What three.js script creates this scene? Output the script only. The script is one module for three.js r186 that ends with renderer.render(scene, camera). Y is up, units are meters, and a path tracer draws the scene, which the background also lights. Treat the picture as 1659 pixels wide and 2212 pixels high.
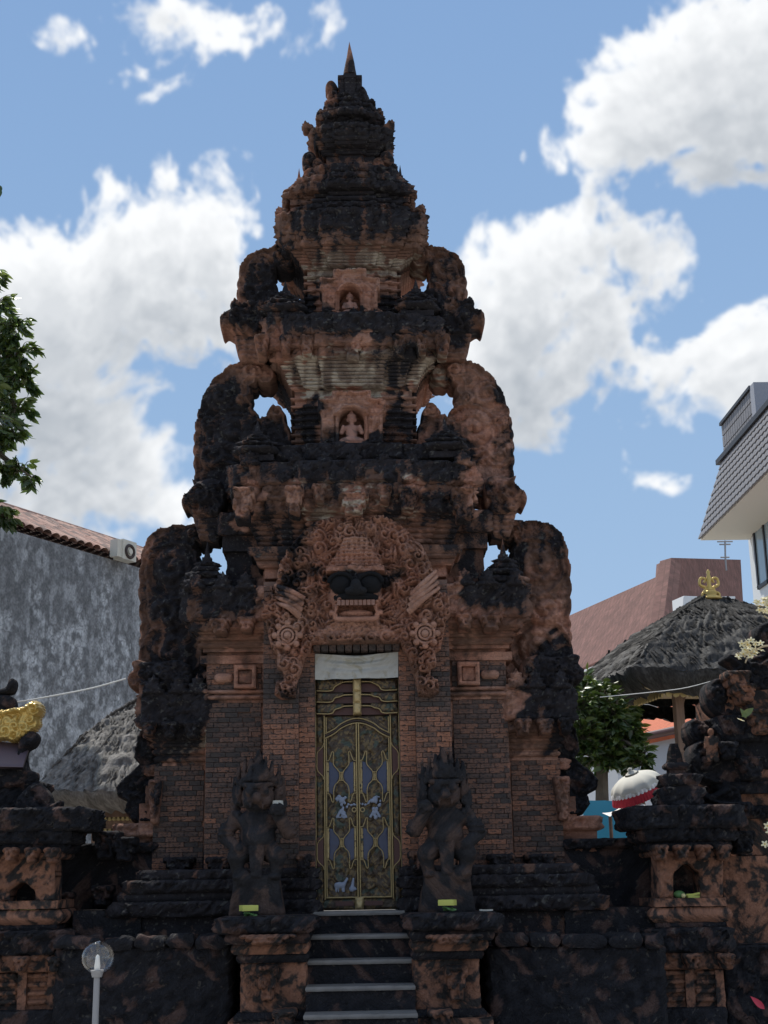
import * as THREE from 'three';
import { mergeGeometries } from 'three/addons/utils/BufferGeometryUtils.js';

// ---------------------------------------------------------------- camera, sky, sun, exposure
const scene = new THREE.Scene();
const FOCAL = 2938, CX = 829.5, CY = 1106;                      // lens, in the units of a 1659 x 2212 print of the photograph
const camera = new THREE.PerspectiveCamera(2 * Math.atan(CY / FOCAL) * 180 / Math.PI, 0.75, 0.1, 600);
camera.rotation.order = 'YXZ';
camera.rotation.set(15.14 * Math.PI / 180, -1.27 * Math.PI / 180, -0.99 * Math.PI / 180);
camera.position.set(0, 1.5, 12);
camera.updateMatrixWorld(true);
scene.add(camera);
const renderer = new THREE.WebGLRenderer({ antialias: true });
renderer.toneMapping = THREE.LinearToneMapping;
renderer.toneMappingExposure = 1.1;
renderer.shadowMap.enabled = true;

const SUN_DIR = new THREE.Vector3(-0.25, 0.84, -0.48).normalize();
const sun = new THREE.DirectionalLight(new THREE.Color(1, 0.95, 0.86), 4.2);
sun.position.copy(SUN_DIR).multiplyScalar(60); sun.target.position.set(0, 0, 0);
sun.castShadow = true;
Object.assign(sun.shadow.camera, { left: -30, right: 30, top: 30, bottom: -30, near: 1, far: 160 });
sun.shadow.mapSize.set(4096, 4096);
scene.add(sun, sun.target);

// ---------------------------------------------------------------- numbers
function rng(seed) { let s = seed >>> 0; return () => { s = (s + 0x6D2B79F5) >>> 0; let t = Math.imul(s ^ (s >>> 15), 1 | s); t = (t + Math.imul(t ^ (t >>> 7), 61 | t)) ^ t; return ((t ^ (t >>> 14)) >>> 0) / 4294967296; }; }
const HASH = new Float32Array(4096); { const r = rng(77); for (let i = 0; i < 4096; i++) HASH[i] = r(); }
function h3(x, y, z) { let n = Math.imul(x, 374761393) ^ Math.imul(y, 668265263) ^ Math.imul(z, 1274126177); n = Math.imul(n ^ (n >>> 13), 1103515245); return HASH[(n ^ (n >>> 16)) & 4095]; }
function vn(x, y, z) {
  const X = Math.floor(x), Y = Math.floor(y), Z = Math.floor(z); x -= X; y -= Y; z -= Z;
  x = x * x * (3 - 2 * x); y = y * y * (3 - 2 * y); z = z * z * (3 - 2 * z);
  const a = h3(X, Y, Z), b = h3(X + 1, Y, Z), c = h3(X, Y + 1, Z), d = h3(X + 1, Y + 1, Z), e = h3(X, Y, Z + 1), f = h3(X + 1, Y, Z + 1), g = h3(X, Y + 1, Z + 1), h = h3(X + 1, Y + 1, Z + 1);
  const ab = a + (b - a) * x, cd = c + (d - c) * x, ef = e + (f - e) * x, gh = g + (h - g) * x, p = ab + (cd - ab) * y, q = ef + (gh - ef) * y;
  return p + (q - p) * z;
}
function fbm(x, y, z, o = 4) { let s = 0, a = 0.5, n = 0; for (let i = 0; i < o; i++) { s += a * vn(x, y, z); n += a; a *= 0.5; x = x * 2.03 + 7.1; y = y * 2.03 + 3.7; z = z * 2.03 + 1.3; } return s / n; }
const clamp = (x, a = 0, b = 1) => x < a ? a : x > b ? b : x;
const sstep = (a, b, x) => { x = clamp((x - a) / (b - a)); return x * x * (3 - 2 * x); };
const lerp = (a, b, t) => a + (b - a) * t;

// ---------------------------------------------------------------- the sky: air and cumulus clouds, by azimuth and elevation in degrees
{
  // [azimuth, elevation, half width, half height, weight]
  const clouds = [[-13.0,33.8,2.36,0.55,0.5],[-14.2,33.3,1.41,0.43,0.35],[-8.5,34.6,2.62,0.98,0.85],[-8.9,32.9,1.63,0.88,0.7],[-6.3,34.6,2.14,0.78,0.7],[-3.0,34.9,2.15,0.75,0.65],[-7.1,32.1,0.46,0.29,0.3],[-11.4,28.3,0.89,0.88,0.8],[-6.6,28.7,1.79,0.98,0.85],[-8.5,27.2,2.64,1.18,1.0],[-5.9,26.4,1.31,1.57,0.9],[-13.7,25.1,3.03,1.57,1.15],[-9.6,24.7,3.88,2.16,1.2],[-12.1,24.2,3.87,2.16,1.2],[-7.1,24.1,2.36,1.57,1.0],[-9.6,22.8,2.77,1.18,0.9],[-13.7,22.2,2.96,1.96,1.1],[-14.2,19.9,3.13,2.16,1.1],[-11.8,19.3,2.29,1.76,1.0],[-11.0,17.2,2.67,1.37,1.0],[-13.3,16.7,3.48,2.16,1.1],[-9.3,16.1,1.84,1.18,0.75],[-10.9,14.8,2.84,1.18,0.8],[-16.4,24.1,2.58,2.35,1.1],[-5.7,21.8,1.06,0.59,0.5],[18.3,33.3,3.28,1.76,1.2],[16.1,32.1,3.7,1.76,1.2],[13.9,31.3,2.52,1.96,1.1],[18.0,30.6,2.73,2.16,1.1],[11.7,29.6,2.25,0.88,0.85],[9.8,29.3,1.12,0.43,0.6],[13.8,29.7,2.03,0.98,0.9],[16.6,28.6,2.01,1.18,1.0],[16.3,27.7,1.0,0.69,0.7],[11.7,32.4,0.93,0.49,0.5],[11.7,27.5,1.0,1.18,0.95],[9.4,27.0,0.77,0.49,0.6],[8.5,26.1,1.97,0.98,1.0],[11.2,25.6,2.39,1.37,1.1],[14.0,25.3,1.3,0.88,0.8],[6.8,25.1,1.73,1.37,1.05],[8.8,23.9,3.22,1.57,1.15],[12.9,23.9,1.93,1.37,0.95],[6.8,22.4,2.55,1.96,1.05],[10.8,22.2,2.54,1.18,0.85],[12.8,21.8,1.48,0.78,0.6],[7.9,19.7,2.29,1.37,0.9],[9.8,20.7,2.52,1.18,0.8],[7.3,18.4,1.24,0.59,0.5],[16.8,22.4,0.64,0.88,0.7],[17.2,20.8,2.1,1.57,1.0],[15.0,20.5,1.88,0.98,0.75],[14.5,18.8,1.66,0.59,0.6],[17.7,19.5,1.25,1.18,0.9],[13.9,16.0,1.22,0.49,0.4],[12.2,16.9,0.61,0.49,0.35]];
  const cover = (az, el) => {                                   // soft weights of the placed clouds; beyond the frame the same kind of cloud goes on
    let w = 0;
    for (const c of clouds) { const dx = (az - c[0]) / c[2], dy = (el - c[1]) / c[3], r = dx * dx + dy * dy; if (r < 3.2) w = Math.max(w, c[4] * (1 - r / 3.2)) + 0.22 * Math.min(w, c[4] * (1 - r / 3.2)); }
    return w;
  };
  const W = 4096, H = 2048, data = new Float32Array(W * H * 4), D = new Float32Array(W * H);
  for (let j = H >> 1; j < H; j++) {
    const el = ((j + .5) / H - .5) * 180, ce = Math.cos(el * Math.PI / 180), se = Math.sin(el * Math.PI / 180);
    for (let i = 0; i < W; i++) {
      const a = ((i + .5) / W - .5) * 2 * Math.PI, x = ce * Math.cos(a), z = ce * Math.sin(a);
      let az = Math.atan2(x, -z) * 180 / Math.PI;
      const inside = sstep(22, 18.5, Math.abs(az)) * sstep(39, 36, el) ;
      const q = 2.2 / (se + .35), wx = fbm(x * 9 + 3, se * 9, z * 9, 3) - .5, wy = fbm(x * 9 - 13, se * 9 + 5, z * 9 + 9, 3) - .5;
      const far = inside < 1 ? sstep(.44, .66, fbm(x * q * 1.6 + 11, 4.2, z * q * 1.6, 4)) * 1.25 : 0;
      const c = inside > 0 ? cover(az + wx * 2.6, el + wy * 2.2) : 0;
      const w = lerp(far, c, inside);
      if (w < .02) continue;
      const s = 30, n = fbm(x * s + wx * 5, se * s + wy * 5, z * s, 4), f = fbm(x * 95 + wx * 6, se * 95 + wy * 6, z * 95, 5);
      D[j * W + i] = clamp((w * 1.1 - .42 + (n - .5) * 1.65 + (f - .5) * 1.5) * 1.1, 0, 1.3);
    }
  }
  const at = (i, j) => D[clamp(j, 0, H - 1) * W + ((i + W) % W)];
  for (let j = 0; j < H; j++) {
    const el = ((j + .5) / H - .5) * 180;
    const t = sstep(0, 45, el), lowHaze = Math.exp(-Math.max(el, 0) / 9);
    let r = lerp(.30, .205, t) + .12 * lowHaze, g = lerp(.465, .345, t) + .09 * lowHaze, b = lerp(.69, .60, t) + .04 * lowHaze;
    if (el < 0) { r = .20; g = .19; b = .17; }
    for (let i = 0; i < W; i++) {
      const k = (j * W + i) * 4; let R = r, Gg = g, B = b;
      const d = el > 0 ? D[j * W + i] : 0;
      if (d > 0) {
        const over = at(i, j + 9) * .5 + at(i - 3, j + 22) * .6 + at(i - 6, j + 44) * .6 + at(i - 8, j + 70) * .35;
        const lit = clamp(1.30 - over * .40 - d * .16), al = Math.pow(sstep(0, .8, d), .9);
        const cr = lerp(.40, .90, lit), cg = lerp(.44, .915, lit), cb = lerp(.49, .93, lit);
        R = lerp(r, cr, al); Gg = lerp(g, cg, al); B = lerp(b, cb, al);
      }
      data[k] = R; data[k + 1] = Gg; data[k + 2] = B; data[k + 3] = 1;
    }
  }
  const sky = new THREE.DataTexture(data, W, H, THREE.RGBAFormat, THREE.FloatType);
  sky.mapping = THREE.EquirectangularReflectionMapping; sky.magFilter = THREE.LinearFilter; sky.colorSpace = THREE.LinearSRGBColorSpace; sky.needsUpdate = true;
  scene.background = sky; scene.environment = sky;
}

// ---------------------------------------------------------------- measuring: where a point of the print lies on the upright plane at depth z
const V = (x, y, z) => new THREE.Vector3(x, y, z);
function ray(dx, dy) { return V((dx - CX) / FOCAL, (CY - dy) / FOCAL, -1).applyQuaternion(camera.quaternion); }
function P(dx, dy, z) { const d = ray(dx, dy), t = (z - camera.position.z) / d.z; return d.multiplyScalar(t).add(camera.position); }
const axisAt = (dy) => 747 + (dy - 90) * 0.01724;                // the gate's axis in the print
const YA = (dy, z) => P(axisAt(dy), dy, z).y;
const MPX = (dy, z) => { const d = ray(axisAt(dy), dy); return (z - camera.position.z) / d.z / FOCAL; };   // metres per print unit there

// ---------------------------------------------------------------- names and tags
const taken = {};
const numbered = (n) => { const k = taken[n] = (taken[n] ?? -1) + 1; return k ? `${n}_${String(k).padStart(3, '0')}` : n; };
function tag(o, label, category, group, kind) { if (label) o.userData.label = label; if (category) o.userData.category = category; if (group) o.userData.group = group; if (kind || category) o.userData.kind = kind || 'thing'; return o; }
function thing(name, label, category, group, pos) { const g = new THREE.Group(); g.name = numbered(name); if (pos) g.position.copy(pos); scene.add(g); return tag(g, label, category, group); }
function part(name, parent, label) { const g = new THREE.Group(); g.name = name; parent.add(g); if (label) g.userData.label = label; return g; }
function mesh(name, geo, mat, parent = scene, label) {
  if (Array.isArray(geo)) geo = join(geo);
  if (mat === M.masonry) uvWorld(geo);
  const m = new THREE.Mesh(geo, mat); m.name = parent === scene ? numbered(name) : name; m.castShadow = m.receiveShadow = true; parent.add(m); if (label) m.userData.label = label; return m;
}
function struct(name, geo, mat) { const m = mesh(name, geo, mat); m.userData.kind = 'structure'; return m; }
function join(list) {
  list = list.filter(Boolean).map(g => { if (!g.index) { const n = g.attributes.position.count, ix = new Uint32Array(n); for (let i = 0; i < n; i++) ix[i] = i; g.setIndex(new THREE.BufferAttribute(ix, 1)); } for (const k of Object.keys(g.attributes)) if (!['position', 'normal', 'uv'].includes(k)) g.deleteAttribute(k); if (!g.attributes.normal) g.computeVertexNormals(); if (!g.attributes.uv) uvWorld(g); return g; });
  return list.length === 1 ? list[0] : mergeGeometries(list, false);
}
// uv in metres on the front, running on over the sides and the top by depth
function uvWorld(g, z0) {
  const p = g.attributes.position, uv = new Float32Array(p.count * 2);
  if (z0 === undefined) { z0 = -1e9; for (let i = 0; i < p.count; i++) z0 = Math.max(z0, p.getZ(i)); }
  for (let i = 0; i < p.count; i++) { const dz = p.getZ(i) - z0; uv[2 * i] = p.getX(i) + .62 * dz; uv[2 * i + 1] = p.getY(i) + .55 * dz; }
  g.setAttribute('uv', new THREE.BufferAttribute(uv, 2)); return g;
}
function geom(pos, idx, uv) { const g = new THREE.BufferGeometry(); g.setAttribute('position', new THREE.Float32BufferAttribute(pos, 3)); if (uv) g.setAttribute('uv', new THREE.Float32BufferAttribute(uv, 2)); g.setIndex(idx); g.computeVertexNormals(); return g; }
function box(x0, x1, y0, y1, z0, z1) { const g = new THREE.BoxGeometry(x1 - x0, y1 - y0, z1 - z0); g.translate((x0 + x1) / 2, (y0 + y1) / 2, (z0 + z1) / 2); return uvBox(g); }
function uvBox(g) { const p = g.attributes.position, n = g.attributes.normal, uv = new Float32Array(p.count * 2); for (let i = 0; i < p.count; i++) { const ax = Math.abs(n.getX(i)), ay = Math.abs(n.getY(i)), az = Math.abs(n.getZ(i)); if (az >= ax && az >= ay) { uv[2 * i] = p.getX(i); uv[2 * i + 1] = p.getY(i); } else if (ax >= ay) { uv[2 * i] = p.getZ(i); uv[2 * i + 1] = p.getY(i); } else { uv[2 * i] = p.getX(i); uv[2 * i + 1] = p.getZ(i); } } g.setAttribute('uv', new THREE.BufferAttribute(uv, 2)); return g; }
function tube(pts, r, seg = 6, r2) {                             // a round bar along points, tapering from r to r2
  const c = new THREE.CatmullRomCurve3(pts.map(p => p.isVector3 ? p : V(...p))), n = Math.max(2, pts.length * 4), g = new THREE.TubeGeometry(c, n, 1, seg, false);
  const p = g.attributes.position; for (let i = 0; i <= n; i++) { const o = c.getPointAt(i / n), rr = r2 === undefined ? r : lerp(r, r2, i / n); for (let j = 0; j <= seg; j++) { const k = i * (seg + 1) + j; p.setXYZ(k, o.x + (p.getX(k) - o.x) * rr, o.y + (p.getY(k) - o.y) * rr, o.z + (p.getZ(k) - o.z) * rr); } }
  return g;
}
function lathe(rows, seg = 16) { return new THREE.LatheGeometry(rows.map(([r, y]) => new THREE.Vector2(r, y)), seg); }
function mover(g, x, y, z, ry = 0, rx = 0, rz = 0, s = 1) { if (s !== 1) g.scale(s, s, s); if (rx) g.rotateX(rx); if (ry) g.rotateY(ry); if (rz) g.rotateZ(rz); return g.translate(x, y, z); }
function roughen(g, amp, freq = 18, seed = 0) { const p = g.attributes.position; for (let i = 0; i < p.count; i++) { const x = p.getX(i), y = p.getY(i), z = p.getZ(i); p.setXYZ(i, x + amp * (fbm(x * freq + seed, y * freq, z * freq, 3) - .5) * 2, y + amp * (fbm(x * freq, y * freq + 31 + seed, z * freq, 3) - .5) * 2, z + amp * (fbm(x * freq, y * freq, z * freq + 57 + seed, 3) - .5) * 2); } g.computeVertexNormals(); return g; }

// ---------------------------------------------------------------- carving: curls and leaves cut into stone, one tile of heights 0..1
const CN = 512, CT = 0.98, CARVE = new Float32Array(CN * CN);
function curl(dx, dy, R, turn, flip) {                           // height of a carved curl of radius R at an offset from its middle
  const r = Math.hypot(dx, dy) / R; if (r >= 1) return 0;
  const a = Math.atan2(dy * flip, dx) + turn, s = (r * 1.55 - a / (2 * Math.PI)); const f = s - Math.floor(s);
  return (0.22 + 0.78 * Math.pow(Math.sin(Math.PI * f), .8)) * Math.sqrt(1 - r * r) * (r < .16 ? 1.1 : 1);
}
function leaf(dx, dy, R, turn) { const c = Math.cos(turn), s = Math.sin(turn), u = (dx * c + dy * s) / R, v = (-dx * s + dy * c) / (R * .42 * (1 - .35 * u)); const r = u * u + v * v; return r >= 1 ? 0 : Math.sqrt(1 - r) * (Math.abs(v) < .16 ? .6 : 1) * .85; }
{
  const r = rng(5);
  for (let k = 0; k < 330; k++) {
    const R = lerp(.016, .056, Math.pow(r(), 1.6)) / .62 * CN, cx = r() * CN, cy = r() * CN, turn = r() * 6.28, flip = r() < .5 ? 1 : -1, isLeaf = r() < .4, top = lerp(.55, 1, r());
    for (let j = Math.floor(cy - R); j <= cy + R; j++) for (let i = Math.floor(cx - R); i <= cx + R; i++) {
      const h = top * (isLeaf ? leaf(i - cx, j - cy, R, turn) : curl(i - cx, j - cy, R, turn, flip));
      const q = ((j % CN) + CN) % CN * CN + ((i % CN) + CN) % CN; if (h > CARVE[q]) CARVE[q] = h;
    }
  }
}
function carve(u, v) {
  u = u / CT * CN; v = v / CT * CN; const i = Math.floor(u), j = Math.floor(v), fx = u - i, fy = v - j, m = CN - 1, a = i & m, b = (i + 1) & m, c = (j & m) * CN, d = ((j + 1) & m) * CN;
  return lerp(lerp(CARVE[c + a], CARVE[c + b], fx), lerp(CARVE[d + a], CARVE[d + b], fx), fy);
}
const grain = (x, y, z, amp) => amp * (fbm(x * 26, y * 26, z * 26, 3) - .5) * 2;

// a course of masonry: a ring of upright faces over a plan (x, z corners, anticlockwise seen from above), with a profile and carving
function course(plan, y0, y1, { bulge = null, carved = 0, rough = .006, cell = .035, vcell = .03, top = true, u = 0 } = {}) {
  const n = plan.length, pos = [], idx = [], h = y1 - y0, rows = Math.max(2, Math.round(h / vcell));
  let area = 0; for (let i = 0; i < n; i++) { const [a, b] = plan[i], [c, d] = plan[(i + 1) % n]; area += a * d - c * b; }
  const pl = area > 0 ? plan.slice().reverse() : plan;           // outward normal of an edge (dx, dz) is then (dz, -dx) turned out
  const nor = pl.map((p, i) => { const q = pl[(i + 1) % n], dx = q[0] - p[0], dz = q[1] - p[1], l = Math.hypot(dx, dz) || 1; return [-dz / l, dx / l]; });
  const off = (i, d) => { const a = nor[(i + n - 1) % n], b = nor[i], k = 1 + a[0] * b[0] + a[1] * b[1]; return [pl[i][0] + d * (a[0] + b[0]) / Math.max(k, .3), pl[i][1] + d * (a[1] + b[1]) / Math.max(k, .3)]; };
  const rim = (d) => pl.map((_, i) => off(i, d));
  const b = bulge || (() => 0);
  const place = (x, y, z) => { pos.push(x + grain(x, y, z, rough), y + grain(x + 9, y, z, rough * .7), z + grain(x, y + 9, z, rough)); };
  let us = u;
  for (let e = 0; e < n; e++) {
    const L = Math.hypot(pl[(e + 1) % n][0] - pl[e][0], pl[(e + 1) % n][1] - pl[e][1]); if (L < 1e-6) continue;
    const c = nor[e][1] < -.5 ? cell * 5 : cell, m = Math.max(1, Math.round(L / c)), base = pos.length / 3;
    for (let j = 0; j <= rows; j++) {
      const t = j / rows, d = b(t), o0 = off(e, d), o1 = off((e + 1) % n, d);
      for (let i = 0; i <= m; i++) {
        const s = i / m, k = carved ? carved * carve(us + s * L, y0 + h * t) * Math.min(1, Math.min(s, 1 - s) * L / .02) * Math.min(1, Math.min(t, 1 - t) * h / .015) : 0;
        place(lerp(o0[0], o1[0], s) + nor[e][0] * k, y0 + h * t, lerp(o0[1], o1[1], s) + nor[e][1] * k);
      }
    }
    for (let j = 0; j < rows; j++) for (let i = 0; i < m; i++) { const a = base + j * (m + 1) + i; idx.push(a, a + m + 2, a + 1, a, a + m + 1, a + m + 2); }
    us += L;
  }
  for (const [y, d, up] of [[y0, b(0), 0], [y1, b(1), 1]]) {
    if (up && !top) continue;
    const ring = rim(d), sh = ring.map(([x, z]) => new THREE.Vector2(x, z)), tri = THREE.ShapeUtils.triangulateShape(sh, []), base = pos.length / 3;
    for (const [x, z] of ring) place(x, y, z);
    for (const [a, q, c] of tri) { const A = ring[a], B = ring[q], C = ring[c], s = (B[0] - A[0]) * (C[1] - A[1]) - (C[0] - A[0]) * (B[1] - A[1]); const flip = (s > 0) === (up === 1); idx.push(base + a, base + (flip ? c : q), base + (flip ? q : c)); }
  }
  const g = geom(pos, idx);
  // faces turned the wrong way round are turned back: the winding is tested on the widest front face
  return g;
}
// a stepped, cross-shaped plan: half width, front, back, and steps [share of the half width, how far proud]
function plan(hw, zf, zb, steps = [], x0 = 0) {
  const f = [[x0 + hw, zf]]; let z = zf; for (const [s, d] of steps) { f.push([x0 + hw * s, z]); z += d; f.push([x0 + hw * s, z]); }
  const left = f.map(([x, q]) => [2 * x0 - x, q]).reverse();
  return [[x0 + hw, zb], ...f, ...left, [x0 - hw, zb]];
}
const planBox = (x0, x1, zf, zb) => [[x1, zb], [x1, zf], [x0, zf], [x0, zb]];
const torus = (d) => (t) => d * Math.sin(Math.PI * clamp(t));
const ogee = (d0, d1) => (t) => lerp(d0, d1, sstep(0, 1, t));
const ovolo = (d) => (t) => d * Math.sqrt(clamp(1 - (1 - t) * (1 - t)));

// a carved plate: an outline with real thickness, its face shaped by a height, edges rounded over; faces +z, back at zb
function plate(outline, zb, thick, { round = .03, cell = .014, height = null, carved = 0, rim = 0, cx = 0, cy = 0, back = true, rough = .003, holes = [] } = {}) {
  const polys = [outline, ...holes]; let x0 = 1e9, x1 = -1e9, y0 = 1e9, y1 = -1e9;
  for (const [x, y] of outline) { x0 = Math.min(x0, x); x1 = Math.max(x1, x); y0 = Math.min(y0, y); y1 = Math.max(y1, y); }
  const segs = []; for (const pl of polys) for (let i = 0; i < pl.length; i++) { const a = pl[i], b = pl[(i + 1) % pl.length]; segs.push([a[0], a[1], b[0] - a[0], b[1] - a[1]]); }
  const near = { x: 0, y: 0 };
  const sd = (x, y) => {
    let best = 1e9, inside = false;
    for (const [ax, ay, dx, dy] of segs) {
      const t = clamp(((x - ax) * dx + (y - ay) * dy) / (dx * dx + dy * dy + 1e-12)), ex = ax + dx * t, ey = ay + dy * t, d = (x - ex) * (x - ex) + (y - ey) * (y - ey);
      if (d < best) { best = d; near.x = ex; near.y = ey; }
      if ((ay > y) !== (ay + dy > y) && x < ax + dx * (y - ay) / dy) inside = !inside;
    }
    return (inside ? -1 : 1) * Math.sqrt(best);
  };
  x0 -= cell; y0 -= cell; const nx = Math.ceil((x1 - x0) / cell) + 1, ny = Math.ceil((y1 - y0) / cell) + 1;
  const X = new Float32Array((nx + 1) * (ny + 1)), Y = X.slice(), D = X.slice(), id = new Int32Array(X.length).fill(-1), pos = [], idx = [];
  for (let j = 0; j <= ny; j++) for (let i = 0; i <= nx; i++) { const k = j * (nx + 1) + i, x = x0 + i * cell, y = y0 + j * cell; let d = sd(x, y); X[k] = x; Y[k] = y; if (Math.abs(d) < cell * .72) { X[k] = near.x; Y[k] = near.y; d = 0; } D[k] = d; }
  const tris = [];
  for (let j = 0; j < ny; j++) for (let i = 0; i < nx; i++) { const a = j * (nx + 1) + i, b = a + 1, c = a + nx + 2, d = a + nx + 1; for (const t of ((i + j) & 1) ? [[a, b, c], [a, c, d]] : [[a, b, d], [b, c, d]]) { if (t.some(k => D[k] > 1e-9)) continue; if (t.every(k => D[k] === 0)) { const mx = (X[t[0]] + X[t[1]] + X[t[2]]) / 3, my = (Y[t[0]] + Y[t[1]] + Y[t[2]]) / 3; if (sd(mx, my) > 0) continue; } tris.push(t); } }
  const edge = new Map();
  for (const t of tris) for (let e = 0; e < 3; e++) { const a = t[e], b = t[(e + 1) % 3]; edge.set(a * 1e7 + b, 1); }
  const vert = (k) => {
    if (id[k] >= 0) return id[k];
    const d = -D[k], e = clamp(d / round), prof = round * .9 * (Math.sqrt(clamp(1 - (1 - e) * (1 - e))) - 1);
    const x = X[k], y = Y[k], fade = Math.min(1, d / .012);
    let z = thick + prof + (height ? height(x, y, d) : 0) + carved * carve(x + cx, y + cy) * fade + grain(x, y, cx, rough);
    if (rim) z += rim * (sstep(0, .012, d) - sstep(.03, .045, d));
    id[k] = pos.length / 3; pos.push(x, y, zb + z); return id[k];
  };
  for (const t of tris) idx.push(...t.map(vert));
  const g1 = geom(pos, idx);
  const p2 = [], i2 = [], map = new Map();                         // sides and back
  const bv = (k, zz) => { const key = k * 2 + (zz ? 1 : 0); let v = map.get(key); if (v === undefined) { v = p2.length / 3; map.set(key, v); p2.push(X[k], Y[k], zz ? pos[id[k] * 3 + 2] : zb); } return v; };
  for (const t of tris) for (let e = 0; e < 3; e++) { const a = t[e], b = t[(e + 1) % 3]; if (!edge.has(b * 1e7 + a)) { const A = bv(a, 1), B = bv(b, 1), C = bv(a, 0), E = bv(b, 0); i2.push(A, C, B, B, C, E); } }
  const out = [g1, geom(p2, i2)];
  if (back) { const p3 = [], i3 = [], m3 = new Map(); for (const t of tris) { const v = t.map(k => { let q = m3.get(k); if (q === undefined) { q = p3.length / 3; m3.set(k, q); p3.push(X[k], Y[k], zb); } return q; }); i3.push(v[0], v[2], v[1]); } out.push(geom(p3, i3)); }
  return mergeGeometries(out.map(g => uvWorld(g, zb + thick)), false);
}
// a smooth outline through points
function smooth(pts, n = 6) { const c = new THREE.CatmullRomCurve3(pts.map(([x, y]) => V(x, y, 0)), true, 'centripetal'); return c.getPoints(pts.length * n).slice(0, -1).map(p => [p.x, p.y]); }
// scalloped edge: every outline segment swells into small lobes
function lobes(pts, size, amp) { const out = []; for (let i = 0; i < pts.length; i++) { const a = pts[i], b = pts[(i + 1) % pts.length], L = Math.hypot(b[0] - a[0], b[1] - a[1]); out.push(a); const m = Math.max(1, Math.round(L / size)); for (let k = 0; k < m * 4; k++) { const t = (k + .5) / (m * 4), w = amp * Math.abs(Math.sin(Math.PI * t * m)); out.push([lerp(a[0], b[0], t) + (b[1] - a[1]) / L * w, lerp(a[1], b[1], t) - (b[0] - a[0]) / L * w]); } } return out; }

// ---------------------------------------------------------------- surface of a distance field (naive surface nets)
function surface(f, lo, hi, cell) {
  const n = [0, 1, 2].map(k => Math.ceil((hi[k] - lo[k]) / cell) + 2), [nx, ny, nz] = n, F = new Float32Array(nx * ny * nz), id = new Int32Array(nx * ny * nz).fill(-1), pos = [], idx = [];
  const at = (i, j, k) => (k * ny + j) * nx + i;
  for (let k = 0; k < nz; k++) for (let j = 0; j < ny; j++) for (let i = 0; i < nx; i++) F[at(i, j, k)] = f(lo[0] + i * cell, lo[1] + j * cell, lo[2] + k * cell);
  const C = [[0, 0, 0], [1, 0, 0], [0, 1, 0], [1, 1, 0], [0, 0, 1], [1, 0, 1], [0, 1, 1], [1, 1, 1]], E = [[0, 1], [2, 3], [4, 5], [6, 7], [0, 2], [1, 3], [4, 6], [5, 7], [0, 4], [1, 5], [2, 6], [3, 7]];
  for (let k = 0; k < nz - 1; k++) for (let j = 0; j < ny - 1; j++) for (let i = 0; i < nx - 1; i++) {
    const v = C.map(c => F[at(i + c[0], j + c[1], k + c[2])]); let x = 0, y = 0, z = 0, m = 0;
    for (const [a, b] of E) if ((v[a] < 0) !== (v[b] < 0)) { const t = v[a] / (v[a] - v[b]); x += lerp(C[a][0], C[b][0], t); y += lerp(C[a][1], C[b][1], t); z += lerp(C[a][2], C[b][2], t); m++; }
    if (m) { id[at(i, j, k)] = pos.length / 3; pos.push(lo[0] + (i + x / m) * cell, lo[1] + (j + y / m) * cell, lo[2] + (k + z / m) * cell); }
  }
  const quad = (a, b, c, d, flip) => { if (a < 0 || b < 0 || c < 0 || d < 0) return; flip ? idx.push(a, c, b, a, d, c) : idx.push(a, b, c, a, c, d); };
  for (let k = 1; k < nz - 1; k++) for (let j = 1; j < ny - 1; j++) for (let i = 1; i < nx - 1; i++) {
    const s = F[at(i, j, k)] < 0;
    if (s !== F[at(i + 1, j, k)] < 0) quad(id[at(i, j - 1, k - 1)], id[at(i, j, k - 1)], id[at(i, j, k)], id[at(i, j - 1, k)], !s);
    if (s !== F[at(i, j + 1, k)] < 0) quad(id[at(i - 1, j, k - 1)], id[at(i, j, k - 1)], id[at(i, j, k)], id[at(i - 1, j, k)], s);
    if (s !== F[at(i, j, k + 1)] < 0) quad(id[at(i - 1, j - 1, k)], id[at(i, j - 1, k)], id[at(i, j, k)], id[at(i - 1, j, k)], !s);
  }
  return uvWorld(geom(pos, idx));
}
const smin = (a, b, k) => { const h = clamp(.5 + .5 * (b - a) / k); return lerp(b, a, h) - k * h * (1 - h); };
const ell = (x, y, z, c, r) => { const a = (x - c[0]) / r[0], b = (y - c[1]) / r[1], d = (z - c[2]) / r[2], q = Math.hypot(a, b, d); return (q - 1) * Math.min(r[0], r[1], r[2]); };
const cap = (x, y, z, a, b, ra, rb) => { const dx = b[0] - a[0], dy = b[1] - a[1], dz = b[2] - a[2], t = clamp(((x - a[0]) * dx + (y - a[1]) * dy + (z - a[2]) * dz) / (dx * dx + dy * dy + dz * dz)); return Math.hypot(x - a[0] - dx * t, y - a[1] - dy * t, z - a[2] - dz * t) - lerp(ra, rb, t); };
const rbox = (x, y, z, c, h, r) => { const a = Math.abs(x - c[0]) - h[0] + r, b = Math.abs(y - c[1]) - h[1] + r, d = Math.abs(z - c[2]) - h[2] + r; return Math.hypot(Math.max(a, 0), Math.max(b, 0), Math.max(d, 0)) + Math.min(Math.max(a, b, d), 0) - r; };
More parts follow.
